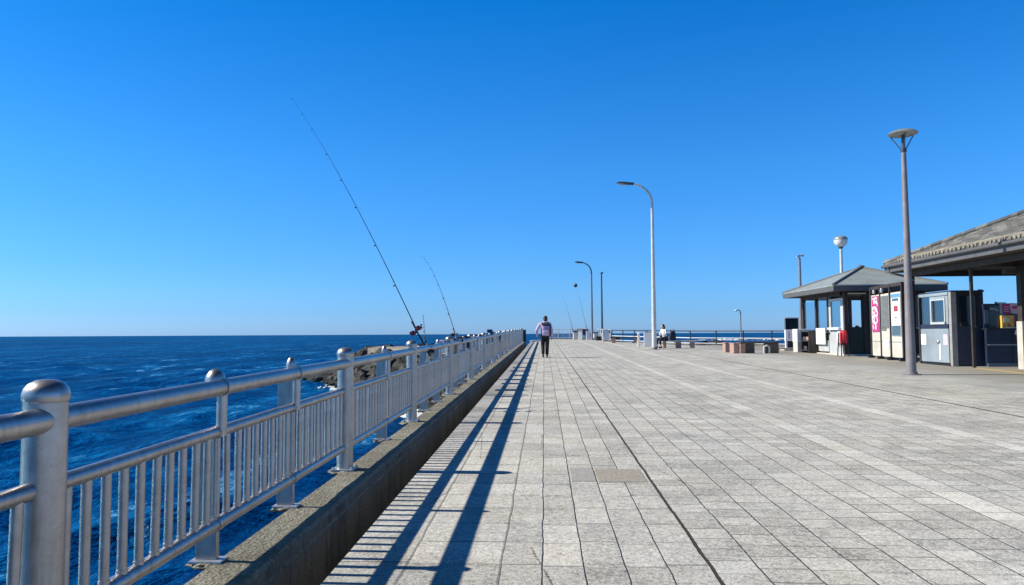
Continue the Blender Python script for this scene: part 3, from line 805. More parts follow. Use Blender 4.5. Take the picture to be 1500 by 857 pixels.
# ---------------------------------------------------------------- kiosk with the pyramid roof
def hip_roof(s_top, x0, x1, y0, y1, z, rise, ridge):
    """list of roof faces (eave corners up to a ridge along y)"""
    cx = (x0 + x1) / 2; ins = (x1 - x0) / 2
    if ridge: A, B = (cx, y0 + ins, z + rise), (cx, y1 - ins, z + rise)
    else: A = B = (cx, (y0 + y1) / 2, z + rise)
    return A, B
def make_kiosk():
    x0, y0, x1, y1 = 12.45, 31.25, 15.75, 36.6
    zb = dz(31.2)
    g = empty('pavilion_kiosk', (x0, y0, zb), 0, 'small pavilion kiosk with grey green pyramid roof and blue glass panes', 'kiosk')
    def P(x, y, z): return (x - x0, y - y0, z - zb)
    W = x1 - x0; D = y1 - y0
    EZ = 3.22
    ex0, ex1, ey0, ey1 = 11.72, 16.25, 30.45, 36.85
    ap = (14.2, (ey0 + ey1) / 2, 4.18)
    cs = [(ex0, ey0), (ex1, ey0), (ex1, ey1), (ex0, ey1)]
    m = MB()
    for (a, b) in zip(cs, cs[1:] + cs[:1]):
        m.slabpoly([P(a[0], a[1], EZ), P(b[0], b[1], EZ), P(*ap)], 0.05)
    rf = m.build('roof', M['roof_metal'], g)
    m = MB()
    for c in cs:
        m.tube([P(c[0], c[1], EZ + 0.01), P(ap[0], ap[1], ap[2] + 0.01)], 0.055, 8)
    m.blob(P(ap[0], ap[1], ap[2] + 0.03), (0.16, 0.16, 0.09), 2)
    m.build('ridge_cap', M['fascia'], rf)
    m = MB()
    cx, cy = (ex0 + ex1) / 2, (ey0 + ey1) / 2
    for (c, d) in [((ex0 + 0.03, cy), (0.06, ey1 - ey0 - 0.001)), ((ex1 - 0.03, cy), (0.06, ey1 - ey0 - 0.001))]:
        m.box(P(c[0], c[1], EZ - 0.155), (d[0], d[1], 0.2))
    for yy in (ey0 + 0.03, ey1 - 0.03): m.box(P(cx, yy, EZ - 0.157), (ex1 - ex0 - 0.124, 0.06, 0.196))
    m.build('fascia', M['fascia'], rf)
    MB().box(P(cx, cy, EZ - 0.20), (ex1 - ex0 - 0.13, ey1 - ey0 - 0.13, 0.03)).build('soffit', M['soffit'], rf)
    WH = 2.78      # wall head, above the local ground
    def post(x, y, s=0.15, h=WH - 0.04): MB().box((x, y, h / 2), (s, s, h)).build('post', M['timber'], g)
    for x, y in [(0.075, 0.075), (0.075, D - 0.35), (W - 0.075, 0.075), (W - 0.075, D - 0.075), (0.86, 0.075), (0.075, 1.86), (0.075, 3.3)]: post(x, y)
    MB().box((W / 2, D / 2, 0.035), (W + 0.2, D + 0.2, 0.07)).build('floor_slab', M['cream'], g)
    # header beam round the top
    m = MB()
    m.box((W / 2, 0.075, WH - 0.13), (W - 0.31, 0.13, 0.26)).box((W / 2, D - 0.075, WH - 0.13), (W - 0.31, 0.13, 0.26))
    m.box((0.075, D / 2, WH - 0.16), (0.128, D - 0.95, 0.2)).box((W - 0.075, D / 2, WH - 0.13), (0.128, D - 0.32, 0.26))
    m.build('header_beam', M['timber'], g)
    # near face: dark green dado, open window
    MB().box((0.49, 0.08, 0.60), (0.58, 0.09, 1.06)).box((W / 2 + 0.4, 0.08, 0.60), (W - 1.1, 0.09, 1.06)).build('near_dado', M['green_panel'], g)
    m = MB().box((0.26, 0.08, 1.80), (0.12, 0.08, 1.30)).box((0.75, 0.08, 1.80), (0.06, 0.08, 1.30)).box((0.5, 0.08, 2.42), (0.40, 0.08, 0.10)).box((0.49, 0.07, 1.16), (0.6, 0.14, 0.06))
    m.build('window_frame', M['timber'], g)
    MB().box((0.52, -0.02, 2.58), (0.72, 0.06, 0.055)).build('tube_lamp', M['white'], g)
    MB().box((W / 2 + 0.45, 0.09, 1.85), (W - 1.2, 0.05, 1.42)).build('near_upper_board', M['interior'], g)
    # far face and right side, kept open above the counter for the view through
    MB().box((W / 2, D - 0.08, 0.58), (W - 0.32, 0.09, 1.0)).box((W - 0.08, D / 2, 0.58), (0.09, D - 0.34, 1.0)).build('rear_dado', M['green_panel'], g)
    # side to the pier: grey window bay, then glass screens
    MB().box((0.06, 1.06, 0.56), (0.08, 1.42, 0.98)).build('bay_panel', M['grey_panel'], g)
    f = MB().box((0.06, 0.33, 1.74), (0.07, 0.32, 1.36)).box((0.06, 1.66, 1.74), (0.07, 0.22, 1.36)).box((0.06, 1.02, 2.36), (0.07, 1.06, 0.12)).build('bay_window', M['grey_panel'], g)
    MB().box((0.06, 1.02, 1.75), (0.014, 1.06, 1.08)).build('pane', M['glass_teal'], f)
    MB().box((0.0, 1.02, 1.13), (0.22, 1.2, 0.10), bev=0.01).build('sill', M['white'], f)
    for (ya, yb) in [(1.95, 3.2), (3.4, 4.86)]:
        MB().box((0.055, (ya + yb) / 2, 1.72), (0.014, yb - ya, 1.36)).build('glass_screen', M['glass'], g)
    MB().box((0.055, 2.33, 2.56), (0.05, 1.36, 0.24)).build('screen_header', M['patch_grey'], g)
    MB().box((0.045, 2.33, 0.98), (0.34, 1.34, 0.05)).build('counter', M['patch_grey'], g)
    MB().box((0.02, 2.35, 0.38), (0.07, 1.2, 0.48)).build('lower_panel', M['grey_panel'], g)
    return g
make_kiosk()
for k, (x, y, r_, h_) in enumerate([(14.72, 36.5, 0.17, 0.34), (15.12, 36.5, 0.11, 0.22), (15.45, 36.5, 0.13, 0.16)]):
    o = MB().lathe([(0, 0), (r_ * 0.8, 0), (r_, h_ * 0.3), (r_ * 0.95, h_ * 0.7), (r_ * 0.5, h_ * 0.92), (r_ * 0.5, h_), (0, h_)], (0, 0, 0), 14).build('jar', M['black'], None, True)
    o.location = (x, y, dz(31.2) + 1.08); tag(o, ['tall dark jar at the left of the ledge seen through the kiosk window', 'slim dark jar in the middle of the ledge seen through the kiosk window', 'squat dark jar at the right of the ledge seen through the kiosk window'][k], 'jar', 'jars on the kiosk ledge')
def on(x, y, z=0.0): return (x, y, dz(y) + z)

# things around that kiosk
tag(MB().box((12.33, 33.62, dz(33.6) + 0.78), (0.035, 1.1, 0.72)).build('notice_board', M['white']), 'blank white board hung on the kiosk front below its glass', 'board')
bx = empty('storage_box', on(12.15, 35.72), 0, 'white topped beige box standing at the far end of the kiosk', 'box')
MB().box((0, 0, 0.24), (0.5, 0.62, 0.46)).build('base', M['cream'], bx)
MB().box((0, 0, 0.78), (0.54, 0.66, 0.62), bev=0.02).build('chest', M['white'], bx)
cr = empty('crate_shelf', on(12.2, 34.72), 0, 'brown crate shelf between the white box and the kiosk board', 'shelf')
for z in (0.12, 0.55, 0.98): MB().box((0, 0, z), (0.42, 0.98, 0.04)).build('shelf', M['timber'], cr)
for yy in (-0.47, 0.47): MB().box((0, yy, 0.5), (0.40, 0.045, 1.0)).build('side', M['timber'], cr)
MB().box((0.18, 0, 0.5), (0.03, 0.88, 0.9)).build('back', M['soffit'], cr)
for (y_, z_, c_, lb) in [(-0.2, 0.65, 'bench_stone', 'reddish crate on the upper shelf'), (0.22, 0.65, 'bench_top', 'dark crate on the upper shelf beside a reddish one'), (0.1, 0.22, 'bench_top', 'dark crate on the lowest shelf')]:
    t_ = MB(); t_.box((0, 0, 0.015), (0.3, 0.36, 0.03)); t_.box((0.14, 0, 0.09), (0.02, 0.36, 0.15)); t_.box((-0.14, 0, 0.09), (0.02, 0.36, 0.15)); t_.box((0, 0.17, 0.09), (0.26, 0.02, 0.15)); t_.box((0, -0.17, 0.09), (0.26, 0.02, 0.15))
    o = t_.build('crate', M[c_]); o.location = (12.2, 34.72 + y_, dz(34.72) + z_ - 0.076); tag(o, lb, 'crate', 'crates on the shelf')
st = empty('garment_stand', on(12.26, 31.0), 0, 'dark stand draped with red and white cloths at the kiosk corner', 'stand')
for sx, sy in ((-.12, -.15), (.12, -.15), (-.12, .15), (.12, .15)): MB().tube([(sx * 1.3, sy * 1.3, 0), (sx, sy, 0.95)], 0.022, 8).build('leg', M['black'], st, True)
MB().box((0, 0, 0.5), (0.24, 0.32, 0.03)).build('shelf', M['black'], st)
def drape(name, mt, c, wx, wy, h, parent, seed):
    s = MB(); n = 22; rings = []
    for i, (k, q) in enumerate([(1.0, 0.15), (0.97, 0.7), (0.85, 1.0), (0.55, 1.0), (0.25, 0.92), (0.0, 0.85)]):
        ring = []
        for j in range(n):
            a = 2 * PI * j / n
            w = q * (1 + 0.16 * math.sin(5 * a + seed) * (1 - k) + 0.06 * mnoise.noise(Vector((math.cos(a) * 2, math.sin(a) * 2, k * 4 + seed))))
            ring.append(s.bm.verts.new((c[0] + wx * w * math.cos(a), c[1] + wy * w * math.sin(a), c[2] + h * k + (0.05 * math.sin(3 * a + seed) if k == 0 else 0))))
        rings.append(ring)
    for a, b in zip(rings, rings[1:]):
        for j in range(n): s.bm.faces.new((a[j], a[(j + 1) % n], b[(j + 1) % n], b[j]))
    s.bm.faces.new(rings[0])
    return s.build(name, mt, parent, True, 80)
drape('red_cloth', M['red'], (0.02, -0.05, 0.50), 0.15, 0.19, 0.56, st, 1.0)
drape('white_cloth', M['shirt'], (-0.04, 0.24, 0.38), 0.11, 0.14, 0.64, st, 2.2)
sg = empty('sign_stand', on(13.55, 41.2), R(-8), 'white standing sign with dark glazed top in front of the sea railing', 'sign')
MB().box((0, 0, 0.72), (0.72, 0.34, 0.62), bev=0.01).build('cabinet', M['white'], sg)
for sx in (-0.31, 0.31): MB().box((sx, 0, 0.20), (0.07, 0.3, 0.42)).build('leg', M['white'], sg)
MB().box((0, 0.02, 0.21), (0.54, 0.2, 0.40)).build('plinth', M['navy_panel'], sg)
hd = MB().box((0, 0.05, 1.34), (0.70, 0.26, 0.62)).build('display_case', M['dark_glass'], sg)
MB().box((0, 0.05, 1.67), (0.74, 0.3, 0.05)).box((0.35, -0.085, 1.34), (0.035, 0.03, 0.6)).box((-0.35, -0.085, 1.34), (0.035, 0.03, 0.6)).build('frame', M['rail_far'], hd)
MB().box((0.14, -0.175, 0.86), (0.24, 0.012, 0.2)).build('notice', M['grey_ink'], sg)
MB().box((-0.24, -0.175, 0.78), (0.04, 0.012, 0.4)).build('stripe', M['palepink'], sg)
tag(MB().box(on(12.9, 39.0, 0.05), (1.9, 0.35, 0.10), rz=R(12)).box(on(12.3, 38.2, 0.03), (0.7, 0.3, 0.05), rz=R(30)).build('step_slab', M['cream']), 'low pale concrete slabs on the ground left of the kiosk', 'slab')

# ---------------------------------------------------------------- poster screens between the kiosks
def stroke(mb, pts, w, th, org, ax, ay, nrm):
    """flat brush stroke in the plane (ax, ay), lifted along nrm"""
    P = [org + ax * p[0] + ay * p[1] for p in pts]
    n = len(P)
    ws = [w * 0.72 * (0.55 + 0.9 * math.sin(PI * (i + 0.6) / (n + 0.6))) for i in range(n)]
    L, Rr = [], []
    for i in range(n):
        d = (P[min(i + 1, n - 1)] - P[max(i - 1, 0)]).normalized(); s = d.cross(nrm).normalized()
        L.append(mb.bm.verts.new(P[i] + s * ws[i] + nrm * th)); Rr.append(mb.bm.verts.new(P[i] - s * ws[i] + nrm * th))
    for i in range(n - 1): mb.bm.faces.new((L[i], L[i + 1], Rr[i + 1], Rr[i]))
def arc(cx, cy, rx, ry, a0, a1, n=9): return [(cx + rx * math.cos(R(a0 + (a1 - a0) * i / n)), cy + ry * math.sin(R(a0 + (a1 - a0) * i / n))) for i in range(n + 1)]
def make_screens():
    X = 12.62
    g = empty('poster_screen', on(X, 27.8), R(-5.5), 'cream boarded screen carrying posters between the two kiosks', 'screen')
    H = 2.42
    ys = [(1.60, 0.66), (0.56, -0.30), (-0.46, -1.46)]
    for (a, b) in ys:
        MB().box((0, (a + b) / 2, H / 2 + 0.06), (0.05, a - b, H - 0.1)).build('board', M['cream'], g)
        MB().box((-0.028, (a + b) / 2, 0.66), (0.012, a - b - 0.03, 0.03)).build('batten', M['jamb'], g)
    for y in (1.66, 0.61, -0.38, -1.54):
        MB().box((0.0, y, (H + 0.32) / 2), (0.11, 0.085, H + 0.32)).build('post', M['timber'], g)
        MB().box((-0.07, y, 0.06), (0.2, 0.16, 0.12)).build('foot', M['black'], g)
    MB().box((0.0, 0.05, H + 0.28), (0.09, 3.1, 0.12)).build('top_beam', M['timber'], g)
    for y in (0.25, 1.08): MB().lathe([(0, 0), (0.05, 0.01), (0.065, 0.08), (0.03, 0.16), (0, 0.17)], (-0.09, y, H + 0.05), 10).build('lamp', M['lens'], g, True)
    # grey covering on the middle board
    MB().box((-0.034, 0.14, 1.75), (0.012, 0.72, 1.20)).box((-0.034, 0.26, 1.12), (0.012, 0.46, 0.12)).build('covering_sheet', M['patch_grey'], g)
    MB().box((-0.036, 0.1, 0.56), (0.014, 0.56, 0.28)).build('notice', M['paper'], g)
    return g
scr = make_screens()
def on_screen(yl, zl, off): return scr.location + Matrix.Rotation(R(-5.5), 3, 'Z') @ Vector((off, yl, zl))
def make_posters():
    ay = Vector((0, 0, 1))
    ax = Matrix.Rotation(R(-5.5), 3, 'Z') @ Vector((0, -1, 0)); nr = Matrix.Rotation(R(-5.5), 3, 'Z') @ Vector((-1, 0, 0))
    p = empty('brush_poster', on_screen(1.12, 1.70, -0.042), R(-5.5), 'tall magenta poster with white brush writing on the leftmost board', 'poster')
    MB().box((0, 0, 0), (0.016, 0.72, 1.36)).build('sheet', M['pink'], p)
    s = MB()
    O = Vector((-0.008, 0, 0)); AX, AY, NR = Vector((0, -1, 0)), Vector((0, 0, 1)), Vector((-1, 0, 0))
    for pts, w in [
        ([(-.28, .60), (-.05, .56), (.10, .62), (.24, .58)], .035), ([(-.20, .50), (.0, .47), (.22, .50)], .03), ([(-.04, .64), (-.02, .50), (-.1, .38)], .03), (arc(0.05, .36, .22, .09, 150, -40), .035),
        (arc(-.02, .14, .26, .12, 60, 260), .045), ([(-.1, .22), (.14, .20), (.24, .08)], .04), ([(.02, .26), (.0, .05)], .035), (arc(.1, .02, .15, .1, 90, -100), .04),
        (arc(-.02, -.20, .26, .16, 20, 330), .045), ([(-.05, -.10), (-.12, -.30)], .035), ([(.16, -.12), (.24, -.28)], .04),
        ([(.02, -.36), (.04, -.48), (.02, -.60)], .05), ([(-.26, -.42), (-.2, -.56)], .05), ([(-.30, -.3), (-.31, .05), (-.29, .3)], .022)]:
        stroke(s, pts, w, 0.003, O, AX, AY, NR)
    s.build('brush_writing', M['paper'], p)
    p = empty('notice_poster', on_screen(-0.98, 1.62, -0.042), R(-5.5), 'white poster with red block and slate blue foot on the rightmost board', 'poster')
    MB().box((0, 0, 0), (0.016, 0.84, 1.5)).build('sheet', M['paper'], p)
    MB().box((-0.010, 0, 0.68), (0.006, 0.82, 0.13)).build('blue_head', M['sky_blue'], p)
    MB().box((-0.010, 0.02, 0.54), (0.006, 0.6, 0.10)).build('dark_strip', M['slate_print'], p)
    MB().box((-0.010, -0.02, 0.22), (0.006, 0.38, 0.20)).build('red_block', M['redbox'], p)
    s = MB(); O = Vector((-0.008, 0, 0))
    for pts in [[(-.02, .02), (0, -.1), (.0, -.24)], [(-.18, -.1), (.0, -.09), (.16, -.1)], [(-.12, -.22), (.0, -.21)], [(.05, -.0), (.14, -.04)]]: stroke(s, pts, .014, .003, O, AX, AY, NR)
    s.build('ink_writing', M['grey_ink'], p)
    MB().box((-0.010, 0, -0.56), (0.006, 0.82, 0.36)).build('slate_foot', M['slate_print'], p)
make_posters()

# ---------------------------------------------------------------- open hall with the shingle roof
def make_hall():
    HX, HY = 12.4, 25.2
    zb = dz(23.5)
    g = empty('market_hall', (HX, HY, zb), 0, 'open sided hall under a big weathered shingle hip roof at right', 'building')
    P = lambda x, y, z: Vector((x - HX, y - HY, z - zb))
    ex0, ex1, ey1, ey0 = 11.80, 22.8, 26.1, 8.0
    EZ, sl = 3.62, 0.435
    half = (ex1 - ex0) / 2
    # courses of shingles, each overlapping the one below
    def course_side(m, a, b, inx, iny, n=21):
        """a,b eave corners (x,y); inx,iny inward unit; hips at 45 degrees"""
        A, B = Vector((a[0], a[1], 0)), Vector((b[0], b[1], 0)); I = Vector((inx, iny, 0)); T = (B - A).normalized()
        for i in range(n):
            d0, d1 = half * i / n - (0.06 if i else 0.0), half * (i + 1) / n
            d0 = max(d0, 0)
            lift = 0.035
            q = [A + I * d0 + T * d0, B + I * d0 - T * d0, B + I * d1 - T * d1, A + I * d1 + T * d1]
            zz = [EZ + d0 * sl + lift, EZ + d0 * sl + lift, EZ + d1 * sl, EZ + d1 * sl]
            L = (q[1] - q[0]).length; k = max(1, int(L / 0.3))
            rr = random.Random(i * 7 + int(a[1]))
            up0 = [P(*(q[0].lerp(q[1], j / k)).xy, zz[0] + rr.uniform(-0.012, 0.02)) for j in range(k + 1)]
            up1 = [P(*(q[3].lerp(q[2], j / k)).xy, zz[2]) for j in range(k + 1)]
            v0 = [m.bm.verts.new(p) for p in up0]; v1 = [m.bm.verts.new(p) for p in up1]
            vb = [m.bm.verts.new(p - Vector((0, 0, 0.05))) for p in up0]
            for j in range(k):
                m.bm.faces.new((v0[j], v0[j + 1], v1[j + 1], v1[j])); m.bm.faces.new((vb[j], vb[j + 1], v0[j + 1], v0[j]))
    m = MB()
    course_side(m, (ex0, ey1), (ex0, ey0), 1, 0)
    course_side(m, (ex1, ey0), (ex1, ey1), -1, 0)
    course_side(m, (ex1, ey1), (ex0, ey1), 0, -1)
    course_side(m, (ex0, ey0), (ex1, ey0), 0, 1)
    nf = len(m.bm.faces)
    y = ey1 - 1.1; r = random.Random(2)          # pale tile ends along the eave to the pier
    while y > ey0:
        m.tube([P(ex0 - 0.04, y, EZ + 0.045 + r.uniform(-.012, .015)), P(ex0 + 0.26, y, EZ + 0.165)], [0.046 + r.uniform(-.012, .010), 0.036], 8); y -= 0.20 + r.uniform(-0.04, 0.04)
    for i_, f_ in enumerate(m.bm.faces): f_.material_index = 1 if i_ >= nf else 0
    rf = m.build('roof', M['shingle'], g); rf.data.materials.append(M['tile_end'])
    m = MB()                                     # hips and ridge
    cx = (ex0 + ex1) / 2; rz = EZ + half * sl
    for c, e in [((ex0, ey1), (cx, ey1 - half)), ((ex1, ey1), (cx, ey1 - half)), ((ex0, ey0), (cx, ey0 + half)), ((ex1, ey0), (cx, ey0 + half))]:
        m.tube([P(c[0], c[1], EZ + 0.05), P(e[0], e[1], rz + 0.05)], 0.085, 8)
    m.tube([P(cx, ey1 - half, rz + 0.05), P(cx, ey0 + half, rz + 0.05)], 0.1, 8)
    m.build('ridge_tiles', M['shingle'], rf)
    # fascia, gutter, soffit
    m = MB()
    Ly, Lx = ey1 - ey0, ex1 - ex0
    for x in (ex0 + 0.04, ex1 - 0.04): m.box(P(x, (ey0 + ey1) / 2, EZ - 0.15), (0.07, Ly - 0.002, 0.27))
    for y in (ey0 + 0.04, ey1 - 0.04): m.box(P(cx, y, EZ - 0.152), (Lx - 0.16, 0.07, 0.264))
    m.build('fascia', M['fascia'], rf)
    m = MB()
    m.tube([P(ex0 - 0.06, ey1 + 0.02, EZ - 0.08), P(ex0 - 0.06, ey0, EZ - 0.08)], 0.055, 10)
    m.tube([P(ex0 - 0.04, ey1 - 0.35, EZ - 0.13), P(ex0 + 0.02, ey1 - 0.4, EZ - 0.32), P(ex0 + 0.45, ey1 - 0.7, EZ - 0.48), P(ex0 + 0.62, ey1 - 0.8, EZ - 0.60)], 0.035, 8)
    m.build('gutter', M['fascia'], rf, True)
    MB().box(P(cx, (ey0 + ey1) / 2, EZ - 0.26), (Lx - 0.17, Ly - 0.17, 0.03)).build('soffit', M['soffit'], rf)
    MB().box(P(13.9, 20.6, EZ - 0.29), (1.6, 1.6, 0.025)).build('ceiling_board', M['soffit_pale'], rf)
    # beams and posts
    m = MB(); m.box(P(12.42, 17.0, EZ - 0.37), (0.14, 17.4, 0.17)); m.box(P(17.0, 25.55, EZ - 0.37), (9.0, 0.14, 0.17)); m.box(P(17.0, 21.95, EZ - 0.37), (8.9, 0.14, 0.17))
    m.build('beam', M['timber'], g)
    top = EZ - 0.46 - zb
    for (x, y, s) in [(12.42, 25.55, 0.17), (12.60, 22.35, 0.075), (16.8, 25.55, 0.16), (21.5, 25.55, 0.16), (21.5, 16, 0.16)]:
        q = P(x, y, 0); MB().box((q.x, q.y, top / 2), (s, s, top)).build('post', M['timber'], g)
    q = P(13.655, 21.7, 0)
    MB().box((q.x, q.y, 0.66 + 0.0), (0.25, 0.25, 1.36)).build('pillar_base', M['cream'], g)
    MB().box((q.x, q.y, 1.34 + (top - 1.34) / 2), (0.2, 0.2, top - 1.34)).box((q.x - 0.18, q.y, top - 0.16), (0.62, 0.22, 0.11)).build('pillar', M['timber'], g)
    return g
hall = make_hall()

def make_booth():
    zb = dz(24)
    X0, Y0, Y1 = 12.46, 23.2, 25.15
    g = empty('ticket_booth', (X0, Y0, zb), 0, 'blue grey sales booth with a framed window facing the pier', 'booth')
    H = 2.27; D = Y1 - Y0
    # pier side
    MB().box((0.03, D / 2 + 0.08, 0.62), (0.06, D - 0.26, 1.06)).build('lower_panel', M['blue_grey'], g)
    MB().box((0.03, D / 2 + 0.08, 1.22), (0.075, D - 0.26, 0.14)).build('rail_band', M['navy_panel'], g)
    f = MB().box((0.03, 0.27, 1.74), (0.06, 0.16, 0.90)).box((0.03, 1.22, 1.74), (0.06, 0.10, 0.90)).box((0.03, 0.75, 2.12), (0.06, 0.84, 0.14)).build('window_wall', M['blue_grey'], g)
    MB().box((-0.008, 0.35, 1.70), (0.05, 0.05, 0.80)).box((-0.008, 1.15, 1.70), (0.05, 0.05, 0.80)).box((-0.008, 0.75, 2.06), (0.05, 0.75, 0.045)).box((-0.01, 0.75, 1.32), (0.08, 0.85, 0.07)).build('window_frame', M['grey_panel'], f)
    MB().box((0.03, 0.75, 1.70), (0.014, 0.76, 0.69)).build('pane', M['glass_teal'], f)
    MB().box((0.03, 1.54, 1.74), (0.03, 0.54, 0.9)).build('side_pane', M['glass_teal'], g)
    MB().box((0.02, D / 2 + 0.06, H - 0.04), (0.10, D - 0.16, 0.09)).build('head_rail', M['blue_grey'], g)
    MB().box((0.06, 0.05, H / 2), (0.16, 0.14, H)).build('jamb', M['jamb'], g)
    MB().box((0.015, D - 0.03, H / 2), (0.10, 0.06, H)).build('corner_post', M['timber'], g)
    MB().box((0.5, D / 2, H + 0.02), (1.0, D, 0.05)).build('booth_roof', M['navy_panel'], g)
    MB().box((0.5, D / 2, 0.04), (0.9, D - 0.1, 0.06)).build('floor', M['interior'], g)
    MB().box((0.95, D / 2, H / 2), (0.06, D - 0.1, H - 0.06)).build('back_wall', M['interior'], g)
    MB().box((0.52, D - 0.04, H / 2), (0.78, 0.05, H - 0.06)).build('rear_wall', M['interior'], g)
    # near side: navy lower door and a dark window
    MB().box((0.50, 0.035, 0.61), (0.68, 0.06, 1.18)).box((0.90, 0.035, 1.17), (0.12, 0.064, 2.34)).build('near_door', M['navy_panel'], g)
    n = MB().box((0.20, 0.035, 1.73), (0.08, 0.05, 1.04)).box((0.80, 0.035, 1.73), (0.08, 0.05, 1.04)).box((0.50, 0.035, 2.20), (0.52, 0.05, 0.09)).build('near_window', M['black'], g)
    MB().box((0.50, 0.045, 1.68), (0.52, 0.012, 0.92)).build('pane', M['dark_glass'], n)
    # inside: lit sheet, bottles
    MB().box((0.62, 1.0, 1.95), (0.02, 0.6, 0.07)).build('tube_lamp', M['white'], g)
    MB().box((0.55, 0.85, 1.22), (0.4, 1.2, 0.04)).build('counter', M['grey_panel'], g)
    # knob, stripe and papers on the outside
    MB().blob((-0.02, 0.80, 0.74), (0.05, 0.085, 0.075), 2).build('round_vent', M['alu_plain'], g, True)
    MB().box((-0.006, 0.72, 0.42), (0.012, 0.09, 0.52)).build('white_pipe', M['white'], g)
    MB().box((-0.006, 0.38, 0.80), (0.012, 0.24, 0.34)).build('side_notice', M['palepink'], g)
    MB().box((-0.006, 1.70, 0.80), (0.012, 0.32, 0.34)).build('notice', M['paper'], g)
    MB().box((0.01, D / 2, 0.03), (0.1, D - 0.2, 0.06)).build('plinth', M['black'], g)
    return g
make_booth()
zc = dz(24) + 1.244
for k in range(4):
    o = MB().lathe([(0.0, 0.0), (0.036, 0.0), (0.038, 0.13), (0.016, 0.18), (0.016, 0.22), (0, 0.222)], (0, 0, 0), 10).build('bottle', M['opal'], None, True)
    o.location = (12.86, 23.66 + 0.18 * k, zc + 0.001 - 0.0)
    tag(o, 'small white bottle on the counter just inside the booth window', 'bottle', 'bottles inside the booth window')

def make_counter():
    zb = dz(23)
    g = empty('sales_counter', (13.30, 22.95, zb), 0, 'long dark navy sales counter under the hall roof', 'counter')
    MB().box((1.75, 0.0, 0.57), (3.5, 0.10, 1.10)).build('front', M['navy_panel'], g)
    MB().box((1.75, 0.22, 1.14), (3.48, 0.62, 0.05)).build('worktop', M['black'], g)
    for x in (0.75, 1.85, 2.9): MB().box((x, -0.056, 0.57), (0.02, 0.012, 1.08)).build('seam', M['black'], g)
    MB().box((1.75, -0.06, 0.66), (3.44, 0.02, 0.035)).build('trim', M['blue_grey'], g)
    MB().box((1.75, -0.07, 0.06), (3.5, 0.05, 0.10)).build('kick_board', M['slate_print'], g)
    return g
make_counter()
T0 = dz(23) + 1.1655
fr = empty('drink_cabinet', (13.60, 23.30, T0), 0, 'dark glazed cabinet standing on the left of the counter', 'cabinet')
MB().box((0, 0, 0.37), (0.48, 0.4, 0.74)).build('body', M['navy_panel'], fr)
MB().box((0.07, -0.205, 0.37), (0.30, 0.012, 0.62)).build('glass_front', M['dark_glass'], fr)
MB().box((-0.16, -0.206, 0.34), (0.13, 0.012, 0.42)).build('price_sheet', M['slate_print'], fr)
for k, (x, z) in enumerate([(0.0, 0.58), (0.09, 0.58), (0.16, 0.54)]): MB().box((x, -0.214, z), (0.07, 0.006, 0.04)).build('label_strip', M['lens'], fr)
ps = MB().tube([(0, 0, 0), (0, 0, 0.80)], 0.028, 10).box((0, 0, 0.01), (0.1, 0.16, 0.02)).build('sign_stake', M['black'])
ps.location = (13.79, 23.2, T0); tag(ps, 'short black upright on the counter left of the pastel sheets', 'upright')
yb = empty('yellow_sign', (13.99, 23.02, T0), R(-3), 'yellow printed sign box on the counter below the pastel sheets', 'sign')
MB().box((0, 0, 0.19), (0.34, 0.12, 0.37)).build('box', M['yellow'], yb)
MB().box((-0.04, -0.064, 0.24), (0.16, 0.008, 0.14)).build('pale_patch', M['cream'], yb)
MB().box((0.02, -0.064, 0.08), (0.10, 0.008, 0.05)).build('dark_mark', M['redbox'], yb)
MB().box((0.20, 0.02, 0.19), (0.06, 0.1, 0.37)).build('red_side', M['redbox'], yb)
tl = tag(MB().box((0, 0, 0.20), (0.26, 0.03, 0.40)).build('teal_sheet', M['teal']), 'pale teal card standing at the left of the row of sheets', 'card'); tl.location = (13.92, 23.14, T0 + 0.38)
mg = empty('magenta_sheet', (14.02, 23.07, T0 + 0.40), 0, 'magenta printed sheet between the teal card and the pale pink sheet', 'sheet')
MB().box((0, 0, 0.17), (0.22, 0.02, 0.32), ry=R(-3)).build('sheet', M['pink'], mg)
for z in (0.10, 0.17, 0.24): MB().box((0, -0.012, z), (0.15, 0.006, 0.022)).build('line_of_print', M['palepink'], mg)
pk = empty('pale_sheet', (14.26, 23.07, T0 + 0.42), 0, 'pale pink sheet with a red oval nearest the white pillar', 'sheet')
MB().box((0, 0, 0.17), (0.28, 0.02, 0.32), ry=R(3)).build('sheet', M['palepink'], pk)
s = MB(); s.blob((0.0, -0.012, 0.20), (0.09, 0.004, 0.045), 2); s.build('red_oval', M['pink'], pk, True)
bk = tag(MB().box((14.12, 23.19, T0 + 0.38), (0.60, 0.04, 0.74)).build('back_board', M['slate_print']), 'dark backing board on the counter holding up the printed sheets', 'board')
nt = tag(MB().box((14.24, 22.88, dz(23) + 1.02), (0.22, 0.012, 0.14), ry=R(12)).build('paper_note', M['paper']), 'small white note stuck on the counter front near the pillar', 'note')

# ---------------------------------------------------------------- benches
def bench(x, y, rz, L, label, legs, mtop, mleg, h=0.45, w=0.46, inner=True):
    g = empty('bench', on(x, y), rz, label, 'bench', 'stone benches')
    MB().box((0, 0, h - 0.04), (L, w, 0.08), bev=0.012).build('seat', mtop, g)
    for lx, lw in legs: MB().box((lx, 0, (h - 0.08) / 2), (lw, w - 0.05, h - 0.08), bev=0.012).build('leg', mleg, g)
    return g
b = bench(9.83, 34.7, R(8), 1.85, 'low dark topped bench with pink granite end in the middle of the plaza', [(-0.80, 0.24), (0.66, 0.50)], M['bench_top'], M['bench_stone'], 0.52, 0.55)
MB().box((-0.42, 0.05, 0.22), (0.46, 0.36, 0.44)).build('shade_block', M['bench_top'], b)  # dark block added to stand for the shade under the seat
b.children[2].data = b.children[2].data.copy(); b.children[2].data.materials[0] = M['bench_top']  # right leg coloured dark in place of shade on its near face
